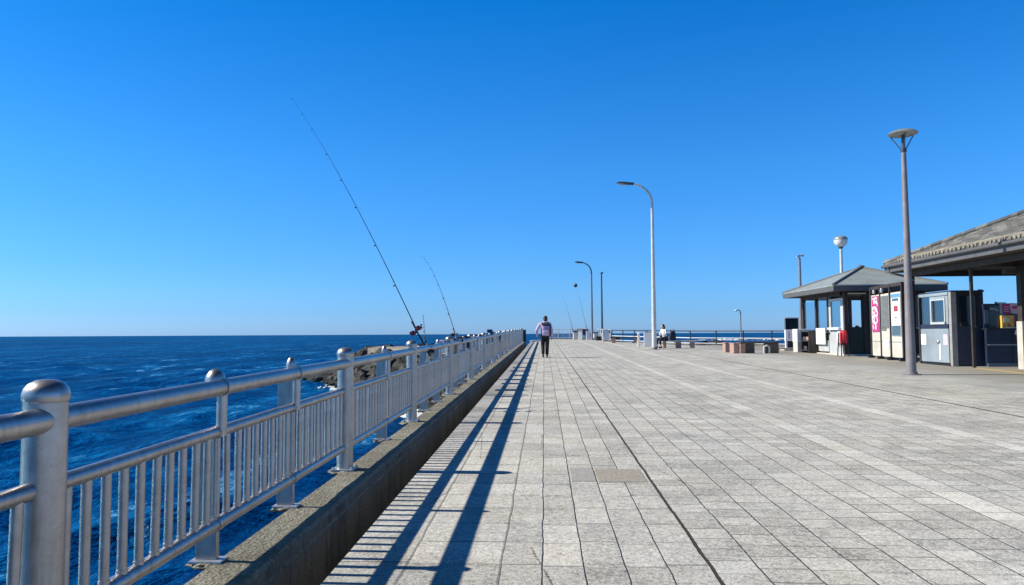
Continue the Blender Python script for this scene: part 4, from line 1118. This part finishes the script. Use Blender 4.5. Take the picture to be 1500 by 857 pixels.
for (x, y, s, lb) in [(8.78, 35.9, 0.40, 'smaller pinkish stone block behind the larger one beside the dark bench'), (8.92, 34.7, 0.56, 'larger pink stone block beside the dark topped bench')]:
    q = empty('stone_block', on(x, y), R(8), lb, 'block', 'stone seats by the bench')
    MB().box((0, 0, 0.21), (s, s * 0.9, 0.42), bev=0.02).build('body', M['bench_stone'], q)
    MB().box((0, 0, 0.445), (s + 0.03, s * 0.9 + 0.03, 0.05), bev=0.012).build('top', M['bench_stone'], q)
pp = MB(); pp.tube([(-0.1, 0, 0.0), (-0.1, 0, 0.30), (0.02, 0, 0.36), (0.13, 0, 0.30), (0.13, 0, 0.0)], 0.045, 10)
o = pp.build('pipe_bend', M['cream'], None, True); o.location = on(10.1, 34.25); tag(o, 'pale bent pipe standing under the dark bench', 'pipe')
bench(7.62, 42.7, R(-6), 2.1, 'grey bench where the woman with black hair sits', [(-0.75, 0.18), (0.02, 0.30), (0.80, 0.24)], M['rail_far'], M['bench_stone'])
bench(6.05, 56.0, R(-4), 2.2, 'dark bench far off between the white board and the lamp', [(-0.85, 0.3), (0.85, 0.3)], M['bench_top'], M['bench_stone'])
q = empty('white_cabinet', on(6.42, 46.0), R(-6), 'white cabinet box standing on the ground left of the tall lamp', 'cabinet')
MB().box((0.05, 0, 0.43), (0.66, 0.5, 0.86), bev=0.015).build('body', M['white'], q)
MB().box((0.05, 0, 0.885), (0.62, 0.46, 0.05)).build('lid', M['patch_grey'], q)
q = empty('marker_post', on(5.83, 46.1), 0, 'thin cream post beside the white cabinet', 'post')
MB().tube([(0, 0, 0), (0, 0, 0.80)], 0.075, 12).build('shaft', M['cream'], q, True)
MB().lathe([(0.08, 0.80), (0.085, 0.84), (0.05, 0.88), (0, 0.89)], (0, 0, 0), 12).build('top', M['white'], q, True)

# ---------------------------------------------------------------- anglers' gear at the pier end
def cooler(x, y, rz, d, body, lid, label, group='anglers\' boxes at the pier end'):
    g = empty('cooler_box', on(x, y), rz, label, 'cooler box', group)
    MB().box((0, 0, d[2] * 0.42), (d[0], d[1], d[2] * 0.84), bev=0.02).build('body', M[body], g)
    MB().box((0, 0, d[2] * 0.92), (d[0] + 0.03, d[1] + 0.03, d[2] * 0.15), bev=0.02).build('lid', M[lid], g)
    MB().tube([(-d[0] * 0.5, 0, d[2] * 0.7), (-d[0] * 0.52, 0, d[2] * 1.06), (d[0] * 0.52, 0, d[2] * 1.06), (d[0] * 0.5, 0, d[2] * 0.7)], 0.015, 6).build('handle', M['black'], g)
    return g
cooler(2.95, 70.6, 0.1, (0.42, 0.4, 0.85), 'cream', 'dark_bag', 'tall cream cooler box with dark lid, leftmost at the pier end')
cooler(3.38, 69.6, -0.2, (0.36, 0.36, 0.98), 'white', 'tan', 'tall white cooler box with tan lid at the pier end')
cooler(3.75, 71.2, 0.3, (0.6, 0.4, 0.36), 'teal', 'white', 'low teal cooler box behind the small street lamp')
cooler(4.08, 69.3, 0.0, (0.36, 0.35, 0.82), 'towel', 'shirt', 'white cooler box standing against the small street lamp')
cooler(4.85, 69.8, 0.2, (0.5, 0.4, 0.7), 'towel', 'navy_cloth', 'white cooler box with navy lid between the lamp and the dark pole')
cooler(4.8, 66.0, 0.2, (0.45, 0.4, 0.35), 'black', 'bench_top', 'low black box at the foot of the dark pole')
tp = MB(); tp.box((0, 0, 0.0), (1.05, 0.07, 0.55)); tp = tp.build('blue_cloth', M['navy_cloth']); tp.location = (3.75, 72.24, dz(72.2) + 0.72); tag(tp, 'navy cloth hung over the railing behind the boxes', 'cloth')
lb = empty('leaning_board', on(5.12, 61.6), R(10), 'white board leaning at the pier end with purple edge', 'board')
MB().box((0, 0, 0.50), (0.60, 0.10, 1.0), rx=R(-10)).build('panel', M['white'], lb)
MB().box((0.36, 0.02, 0.46), (0.12, 0.14, 0.9), rx=R(-10)).build('edge', M['dark_bag'], lb)
MB().box((-0.12, -0.02, 0.05), (0.4, 0.3, 0.1)).build('foot', M['tan'], lb)
cooler(5.75, 60.0, 0.2, (0.55, 0.5, 0.42), 'black', 'dark_bag', 'black box on the ground right of the leaning white board')

# ---------------------------------------------------------------- fishing rods
def rod(base, tip, bend, r0, label, mt, reels=1, grip='cork', reel='reel_red', knob=False, holder=True):
    base, tip = Vector(base), Vector(tip)
    g = empty('fishing_rod', base, 0, label, 'fishing rod', 'fishing rods')
    d = tip - base; L = d.length; u = d.normalized()
    side = u.cross(Vector((0, 0, 1))).normalized(); sag = u.cross(side).normalized()
    if sag.z > 0: sag = -sag
    n = 26; pts = []; rad = []
    for i in range(n + 1):
        t = i / n
        pts.append(d * t - sag * bend * L * (4 * t * (1 - t)) * (0.6 + 0.4 * t))
        rad.append(r0 * (1 - 0.86 * t))
    MB().tube(pts, rad, 8).build('blank', mt, g, True)
    MB().tube([-u * 0.34, -u * 0.05, u * 0.30], [r0 * 1.6, r0 * 1.5, r0 * 1.25], 10).build('grip', M[grip], g, True)
    m = MB()
    for t in (0.2, 0.35, 0.5, 0.63, 0.75, 0.85, 0.93, 1.0):
        i = min(n, int(t * n)); p = pts[i] + sag * (0.012 + 0.02 * (1 - t))
        m.tube([p + u * 0.004, p - u * 0.004], 0.008 + 0.012 * (1 - t), 8); m.tube([pts[i], p], 0.003, 5)
    m.build('line_guides', M['black'], g)
    for k in range(reels):
        o = u * (0.12 + 0.03 * k) + sag * (0.06 if k == 0 else -0.04) + side * (-0.035 if k == 0 else 0.02)
        q = MB().blob(o, (0.036, 0.045, 0.042), 2, 0.15, k).tube([o - side * 0.05, o + side * 0.05], 0.028, 12).build('reel', M[reel], g, True)
        MB().tube([o + side * 0.06, o + side * 0.10, o + side * 0.10 + u * 0.06], 0.008, 6).blob(o + side * 0.12 + u * 0.06, (0.016, 0.016, 0.016), 1).build('handle', M['black'], q, True)
    if knob: MB().blob(pts[-1], (0.20, 0.2, 0.2), 2, 0.2, 1).build('tip_net', M['lamp_dark'], g, True)
    if holder: MB().tube([-u * 0.32, -u * 0.16], r0 * 2.1, 10).box(-u * 0.25 + Vector((0.05, 0, 0)), (0.12, 0.05, 0.05)).build('clamp', M['black'], g)
    return g
rod((-1.92, 11.40, 1.25), (-4.39, 12.6, 5.45), 0.025, 0.0088, 'longest black fishing rod with red reels clamped to the guard rail', M['carbon'], 2, 'black')
rod((-1.90, 11.70, 1.22), (-2.02, 12.3, 1.62), 0.02, 0.008, 'short pale teal rod just right of the longest rod', M['tealrod'], 0, 'black')
rod((-1.92, 16.0, 1.28), (-3.24, 19.5, 3.38), 0.06, 0.0085, 'thin dark fishing rod bowed at its tip, second along the guard rail', M['carbon'], 1, 'black', 'black')
rod((2.75, 72.25, 1.72), (1.92, 74.0, 5.03), 0.03, 0.022, 'thin straight rod at the pier end standing above the cream cooler', M['pole_dark'], 0, 'black')
rod((4.12, 72.1, 1.75), (3.15, 74.0, 6.11), 0.02, 0.020, 'thin pole with a dark round net at its tip at the pier end', M['pole_dark'], 0, 'black', 'black', True)

# gear hung on the guard rail
def hung(y, kind, mt, label, w=0.22, h=0.26, extra=None):
    zt = KZ + HT + dz(y)
    if kind == 'towel':
        s = MB(); cols = []
        n = 14
        for j in range(8):
            yy = y + (j / 7 - 0.5) * w
            prof = []
            for i in range(n + 1):
                t = i / n
                if t < 0.35: a = (0.35 - t) / 0.35; p = (XT - 0.056, zt - a * h * 0.7)
                elif t < 0.65: a = (t - 0.35) / 0.30 * PI; p = (XT - 0.056 * math.cos(a), zt + 0.056 * math.sin(a))
                else: a = (t - 0.65) / 0.35; p = (XT + 0.056, zt - a * h)
                k = 0.012 * mnoise.noise(Vector((yy * 9, t * 4, y)))
                prof.append(s.bm.verts.new((p[0] + (k if p[0] > XT else -abs(k)), yy + k, p[1])))
            cols.append(prof)
        for a, b_ in zip(cols, cols[1:]):
            for i in range(n): s.bm.faces.new((a[i], a[i + 1], b_[i + 1], b_[i]))
        o = s.build('towel', M[mt], None, True, 80)
        sd = o.modifiers.new('thickness', 'SOLIDIFY'); sd.thickness = 0.006; sd.offset = 1
        return tag(o, label, 'towel', 'gear on the guard rail')
    g = empty('tackle_bag', (XT, y, zt), 0, label, 'tackle bag', 'gear on the guard rail')
    s = MB().box((-0.14, 0, -h * 0.25), (0.16, w, h), bev=0.03)
    s.build('body', M[mt], g, True, 60)
    s = MB().box((-0.13, 0, h * 0.28), (0.17, w * 1.03, h * 0.16), bev=0.015); s.build('flap', M[extra or mt], g, True, 60)
    MB().tube([(-0.10, -w * 0.35, h * 0.1), (0.0, -w * 0.3, 0.056), (0.03, 0, 0.056), (0.0, w * 0.3, 0.056), (-0.10, w * 0.35, h * 0.1)], 0.01, 6).build('strap', M['black'], g, True)
    return g
hung(11.8, 'bag', 'towel', 'white bag with black flap on the rail just past the round post by the rods', 0.18, 0.16, 'black')
hung(13.8, 'bag', 'towel', 'round white bag with pink flap on the guard rail before the second rod', 0.22, 0.22, 'palepink')
hung(15.2, 'bag', 'tan', 'tan tackle bag with black flap at the foot of the second rod', 0.40, 0.30, 'black')
hung(16.9, 'bag', 'towel', 'off white tackle bag with dark purple flap just beyond the second rod', 0.42, 0.27, 'dark_bag')
hung(18.2, 'bag', 'navy_cloth', 'navy tackle bag on the rail between two white ones', 0.45, 0.27, 'black')
hung(19.8, 'towel', 'towel', 'white towel draped over the top rail beyond the navy bag', 0.50, 0.32)
hung(21.6, 'bag', 'towel', 'white tackle bag with navy flap beyond the white towel', 0.5, 0.29, 'navy_cloth')
hung(23.4, 'bag', 'dark_bag', 'dark purple tackle bag near the far end of the hung gear', 0.55, 0.29, 'towel')
hung(26.2, 'bag', 'blue_cloth', 'upright blue pack, the tallest of the gear on the rail', 0.40, 0.62, 'navy_cloth')
hung(30.0, 'towel', 'towel', 'farthest white towel over the rail beyond the blue pack', 0.65, 0.32)

# ---------------------------------------------------------------- people
def skin_mesh(name, verts, edges, radii, sub=2, root=0):
    me = bpy.data.meshes.new(name)
    me.from_pydata([tuple(v) for v in verts], edges, [])
    o = bpy.data.objects.new(name, me); COL.objects.link(o)
    o.modifiers.new('skin', 'SKIN').use_smooth_shade = True
    for i, r in enumerate(radii):
        sv = me.skin_vertices[0].data[i]
        sv.radius = r if isinstance(r, tuple) else (r, r)
        sv.use_root = (i == root)
    sb = o.modifiers.new('sub', 'SUBSURF'); sb.levels = sub; sb.render_levels = sub
    dg = bpy.context.evaluated_depsgraph_get()
    out = bpy.data.meshes.new_from_object(o.evaluated_get(dg))
    out.name = name
    bpy.data.objects.remove(o); bpy.data.meshes.remove(me)
    out.polygons.foreach_set('use_smooth', [True] * len(out.polygons))
    return out
class Fig:
    def __init__(s): s.v, s.e, s.r, s.ix = [], [], [], {}
    def chain(s, pts, frm=None):
        prev = s.ix.get(frm)
        for nm, p, r in pts:
            s.v.append(Vector(p)); s.r.append(r); i = len(s.v) - 1; s.ix[nm] = i
            if prev is not None: s.e.append((prev, i))
            prev = i
        return s
    def mesh(s, name, sub=2): return skin_mesh(name, s.v, s.e, s.r, sub)
def joinme(name, parts, mt):
    bm = bmesh.new()
    for me in parts:
        bm.from_mesh(me)
    out = bpy.data.meshes.new(name); bm.to_mesh(out); bm.free()
    out.materials.clear(); out.materials.append(mt)
    out.polygons.foreach_set('use_smooth', [True] * len(out.polygons))
    return out
def head_mesh(c, yaw, pitch=0.0):
    """head with brow, nose, mouth, chin and ears; faces +Y before yaw"""
    bm = bmesh.new()
    bmesh.ops.create_uvsphere(bm, u_segments=28, v_segments=20, radius=1.0)
    for v in bm.verts:
        x, y, z = v.co
        w = 1.0 - 0.22 * max(0, -z) ** 1.3
        v.co = Vector((x * 0.076 * w, y * 0.096 * (1 - 0.10 * max(0, -z)) + (0.008 if z < -0.2 and y > 0 else 0), z * 0.118))
        if y > 0.55 and abs(x) > 0.18 and abs(x) < 0.55 and 0.0 < z < 0.25: v.co.y -= 0.008
    bmesh.ops.create_cone(bm, segments=10, radius1=0.018, radius2=0.007, depth=0.05, cap_ends=True, matrix=Matrix.Translation((0, 0.098, -0.018)) @ Matrix.Rotation(R(14), 4, 'X'))
    for sx in (-1, 1):
        bmesh.ops.create_uvsphere(bm, u_segments=10, v_segments=8, radius=1.0, matrix=Matrix.Translation((sx * 0.078, -0.005, -0.005)) @ Matrix.Diagonal((0.012, 0.022, 0.034, 1)))
        bmesh.ops.create_uvsphere(bm, u_segments=10, v_segments=8, radius=1.0, matrix=Matrix.Translation((sx * 0.030, 0.082, 0.014)) @ Matrix.Diagonal((0.014, 0.010, 0.009, 1)))
    bmesh.ops.create_uvsphere(bm, u_segments=12, v_segments=8, radius=1.0, matrix=Matrix.Translation((0, 0.085, -0.058)) @ Matrix.Diagonal((0.026, 0.014, 0.010, 1)))
    bmesh.ops.transform(bm, matrix=Matrix.Translation(c) @ Matrix.Rotation(yaw, 4, 'Z') @ Matrix.Rotation(pitch, 4, 'X'), verts=bm.verts)
    me = bpy.data.meshes.new('head'); bm.to_mesh(me); bm.free(); return me
def hand_mesh(wrist, d, palm_n, curl=0.5, sgn=1):
    """palm, four curled fingers of unequal length and a thumb"""
    wrist, d, n = Vector(wrist), Vector(d).normalized(), Vector(palm_n).normalized()
    sd = d.cross(n).normalized() * sgn
    parts = []
    f = Fig().chain([('w', wrist, (0.024, 0.019)), ('p1', wrist + d * 0.045, (0.036, 0.017)), ('p2', wrist + d * 0.085, (0.038, 0.014))])
    parts.append(f.mesh('palm', 1))
    for k, (o, L) in enumerate([(-0.029, 0.066), (-0.010, 0.078), (0.010, 0.072), (0.029, 0.056)]):
        b = wrist + d * 0.078 + sd * o
        a1, a2 = curl * 0.8, curl * 1.7
        p1 = b + (d * math.cos(a1 * .6) + n * math.sin(a1 * .6)) * L * 0.48
        p2 = p1 + (d * math.cos(a1 + .2) + n * math.sin(a1 + .2)) * L * 0.32
        p3 = p2 + (d * math.cos(a2) + n * math.sin(a2)) * L * 0.28
        parts.append(Fig().chain([('a', b, 0.0095), ('b', p1, 0.009), ('c', p2, 0.0082), ('d', p3, 0.007)]).mesh('finger', 1))
    b = wrist + d * 0.03 - sd * 0.026
    t1 = b + (d * 0.7 - sd * 0.7) .normalized() * 0.034
    t2 = t1 + (d * 0.9 - sd * 0.25 + n * 0.5).normalized() * 0.03
    parts.append(Fig().chain([('a', b, 0.013), ('b', t1, 0.011), ('c', t2, 0.0085)]).mesh('thumb', 1))
    return parts
def shoe(p, d, parent, name='shoe'):
    p, d = Vector(p), Vector(d).normalized(); a = math.atan2(d.y, d.x)
    s = MB()
    s.blob((0.06, 0, 0.052), (0.135, 0.048, 0.045), 3).blob((-0.03, 0, 0.085), (0.052, 0.043, 0.055), 3)
    bmesh.ops.transform(s.bm, matrix=Matrix.Translation(p) @ Matrix.Rotation(a, 4, 'Z'), verts=s.bm.verts)
    o = s.build(name, M['shoe'], parent, True)
    s = MB().box((0.06, 0, 0.014), (0.285, 0.098, 0.028), bev=0.012)
    bmesh.ops.transform(s.bm, matrix=Matrix.Translation(p) @ Matrix.Rotation(a, 4, 'Z'), verts=s.bm.verts)
    s.build('sole', M['sole'], o)

def walker():
    g = empty('person', on(0.03, 30.6), 0, 'person in a pale lilac jacket with backpack walking away down the pier', 'person')
    # facing +Y, mid stride, left forearm raised a little
    hipL, hipR = (-0.090, 0.0, 0.90), (0.090, 0.0, 0.90)
    kL, kR = (-0.09, 0.12, 0.50), (0.085, 0.02, 0.49)
    aL, aR = (-0.085, -0.06, 0.12), (0.075, 0.16, 0.10)
    wL, wR = (-0.33, 0.14, 0.92), (0.285, 0.06, 0.84)
    eL, eR = (-0.345, -0.07, 1.12), (0.275, -0.03, 1.10)
    b = Fig()
    b.chain([('pelvis', (0, 0, 0.93), (0.15, 0.10)), ('waist', (0, 0.005, 1.08), (0.135, 0.095)), ('chest', (0, 0.0, 1.28), (0.165, 0.105)), ('shoul', (0, 0, 1.40), (0.12, 0.085)), ('neck', (0, 0.015, 1.48), 0.05), ('head0', (0.015, 0.03, 1.56), 0.05)])
    for sd, h, k, a in (('L', hipL, kL, aL), ('R', hipR, kR, aR)):
        b.chain([('hip' + sd, h, 0.085), ('knee' + sd, k, 0.056), ('ank' + sd, a, 0.038), ('toe' + sd, (a[0], a[1] + 0.10, 0.05), 0.035)], 'pelvis')
    for sd, sx, e_, w_ in (('L', -1, eL, wL), ('R', 1, eR, wR)):
        b.chain([('sh' + sd, (sx * 0.185, 0, 1.39), 0.055), ('el' + sd, e_, 0.042), ('wr' + sd, w_, 0.027)], 'shoul')
    parts = [b.mesh('body'), head_mesh((0.02, 0.035, 1.595), R(-8))]
    parts += hand_mesh(wL, (0.15, 0.6, -0.75), (1, 0, 0), 0.7, -1) + hand_mesh(wR, (0, 0.1, -1), (-1, 0, 0), 0.6, 1)
    link('body', joinme('body', parts, M['skin']), g)
    s = MB(); s.blob((0.02, 0.018, 1.622), (0.092, 0.108, 0.112), 3, 0.08, 3).blob((0.03, -0.03, 1.555), (0.078, 0.066, 0.085), 3, 0.1, 5)
    for v in s.bm.verts:
        if v.co.y > 0.085: v.co.y = 0.085 + (v.co.y - 0.085) * 0.3; 
    s.build('hair', M['hair'], g, True)
    j = Fig()
    j.chain([('p', (0, 0, 0.86), (0.20, 0.145)), ('w', (0, 0.0, 1.05), (0.185, 0.13)), ('c', (0, 0, 1.27), (0.20, 0.135)), ('s', (0, 0, 1.395), (0.15, 0.105)), ('n', (0, 0.01, 1.46), 0.075)])
    for sx, e_, w_ in ((-1, eL, wL), (1, eR, wR)):
        e_, w_ = Vector(e_), Vector(w_)
        j.chain([('sh%d' % sx, (sx * 0.20, 0, 1.385), 0.078), ('el%d' % sx, e_, 0.066), ('wr%d' % sx, e_.lerp(w_, 0.88), 0.05)], 's')
    link('jacket', joinme('jacket', [j.mesh('j')], M['jacket']), g)
    MB().lathe([(0.07, -0.02), (0.115, 0.0), (0.12, 0.04), (0.09, 0.06)], (0, -0.05, 1.435), 18).build('hood', M['palepink'], g, True)
    t = Fig()
    t.chain([('p', (0, 0, 0.93), (0.155, 0.115))])
    for sd, h, k, a in (('L', hipL, kL, aL), ('R', hipR, kR, aR)):
        t.chain([('h' + sd, h, 0.110), ('k' + sd, k, 0.086), ('a' + sd, a, 0.072)], 'p')
    link('trousers', joinme('trousers', [t.mesh('t')], M['trousers']), g)
    for a in (aL, aR): shoe((a[0], a[1] - 0.01, 0.0), (0, 1, 0), g)
    bp = MB().box((0.035, -0.20, 1.12), (0.30, 0.15, 0.46), bev=0.06).build('backpack', M['lilac_bag'], g, True, 60)
    MB().box((0.05, -0.19, 1.345), (0.30, 0.17, 0.10), bev=0.035).build('flap', M['dark_bag'], bp, True, 60)
    MB().box((0.02, -0.28, 1.02), (0.23, 0.05, 0.19), bev=0.02).build('front_pocket', M['palepink'], bp, True, 60)
    MB().box((0.205, -0.12, 1.13), (0.07, 0.14, 0.46), bev=0.03).build('side_pocket', M['dark_bag'], bp, True, 60)
    for sx in (-0.11, 0.13):
        MB().tube([(sx, -0.13, 1.34), (sx * 1.1, -0.08, 1.46), (sx * 1.15, 0.06, 1.45), (sx * 1.1, 0.15, 1.28), (sx * 1.2, 0.12, 1.08), (sx * 1.2, -0.12, 0.99)], 0.018, 8).build('strap', M['dark_bag'], bp, True)
    return g
walker()

def sitter():
    g = empty('person', on(6.80, 42.32), R(122), 'woman in a white shirt with black hair sitting on the bench by the lamp', 'person')
    # local +Y is where she faces; seat height 0.45
    hz = 0.55
    hipL, hipR = (-0.09, 0.0, hz), (0.09, 0.0, hz)
    kL, kR = (-0.10, 0.42, 0.50), (0.12, 0.40, 0.51)
    aL, aR = (-0.07, 0.34, 0.10), (0.12, 0.47, 0.10)
    eL, eR = (-0.25, 0.08, 0.83), (0.25, 0.08, 0.84)
    wL, wR = (-0.08, 0.30, 0.74), (0.09, 0.30, 0.72)
    b = Fig()
    b.chain([('pelvis', (0, 0, hz + 0.02), (0.15, 0.11)), ('waist', (0, 0.01, 0.73), (0.12, 0.09)), ('chest', (0, 0.035, 0.92), (0.145, 0.095)), ('sh', (0, 0.05, 1.04), (0.11, 0.075)), ('neck', (0, 0.075, 1.12), 0.045), ('hd', (0, 0.10, 1.18), 0.045)])
    for s_, h, k, a in (('L', hipL, kL, aL), ('R', hipR, kR, aR)):
        b.chain([('h' + s_, h, 0.085), ('k' + s_, k, 0.055), ('a' + s_, a, 0.037), ('t' + s_, (a[0], a[1] + 0.09, 0.05), 0.033)], 'pelvis')
    for s_, sx, e_, w_ in (('L', -1, eL, wL), ('R', 1, eR, wR)):
        b.chain([('s' + s_, (sx * 0.165, 0.045, 1.03), 0.05), ('e' + s_, e_, 0.038), ('w' + s_, w_, 0.025)], 'sh')
    parts = [b.mesh('body'), head_mesh((0, 0.115, 1.225), R(10), R(-18))]
    parts += hand_mesh(wL, (0.6, 0.7, -0.1), (0, 0, -1), 0.8, 1) + hand_mesh(wR, (-0.6, 0.7, -0.1), (0, 0, -1), 0.8, -1)
    link('body', joinme('body', parts, M['skin']), g)
    s = MB(); s.blob((0.0, 0.085, 1.262), (0.094, 0.105, 0.108), 3, 0.08, 1).blob((0.0, 0.02, 1.17), (0.085, 0.06, 0.12), 3, 0.12, 2)
    s.build('hair', M['hair_black'], g, True)
    j = Fig()
    j.chain([('p', (0, 0.0, 0.60), (0.165, 0.125)), ('w', (0, 0.01, 0.74), (0.15, 0.115)), ('c', (0, 0.035, 0.92), (0.165, 0.115)), ('s', (0, 0.05, 1.035), (0.13, 0.09)), ('n', (0, 0.065, 1.09), 0.062)])
    for sx, e_, w_ in ((-1, eL, wL), (1, eR, wR)):
        e_, w_ = Vector(e_), Vector(w_)
        j.chain([('s%d' % sx, (sx * 0.175, 0.045, 1.025), 0.066), ('e%d' % sx, e_, 0.054), ('w%d' % sx, e_.lerp(w_, 0.85), 0.042)], 's')
    link('shirt', joinme('shirt', [j.mesh('j')], M['shirt']), g)
    t = Fig(); t.chain([('p', (0, 0, hz + 0.01), (0.165, 0.125))])
    for s_, h, k, a in (('L', hipL, kL, aL), ('R', hipR, kR, aR)):
        t.chain([('h' + s_, h, 0.10), ('k' + s_, k, 0.078), ('a' + s_, Vector(k).lerp(Vector(a), 0.72), 0.062)], 'p')
    link('trousers', joinme('trousers', [t.mesh('t')], M['trousers']), g)
    for a in (aL, aR): shoe((a[0], a[1] - 0.01, 0.0), (0, 1, 0), g)
    return g
sitter()
ph = MB().box((0, 0, 0), (0.075, 0.15, 0.012), bev=0.003).build('phone', M['black'])
ph.location = Vector(on(6.80, 42.32)) + Matrix.Rotation(R(122), 3, 'Z') @ Vector((0, 0.395, 0.735)); ph.rotation_euler = (R(35), 0, R(122))
tag(ph, 'black phone held in the seated woman\'s hands', 'phone')
bg_ = empty('shoulder_bag', on(7.30, 42.62, 0.452), R(20), 'black bag resting on the bench to the right of the seated woman', 'bag')
MB().box((0, 0, 0.20), (0.36, 0.24, 0.40), bev=0.06).build('body', M['black'], bg_, True, 60)
MB().box((0.0, -0.02, 0.43), (0.26, 0.16, 0.16), bev=0.05).build('flap', M['dark_bag'], bg_, True, 60)
MB().tube([(-0.13, 0, 0.36), (-0.10, 0, 0.62), (0.10, 0, 0.62), (0.13, 0, 0.36)], 0.014, 8).build('strap', M['black'], bg_, True)
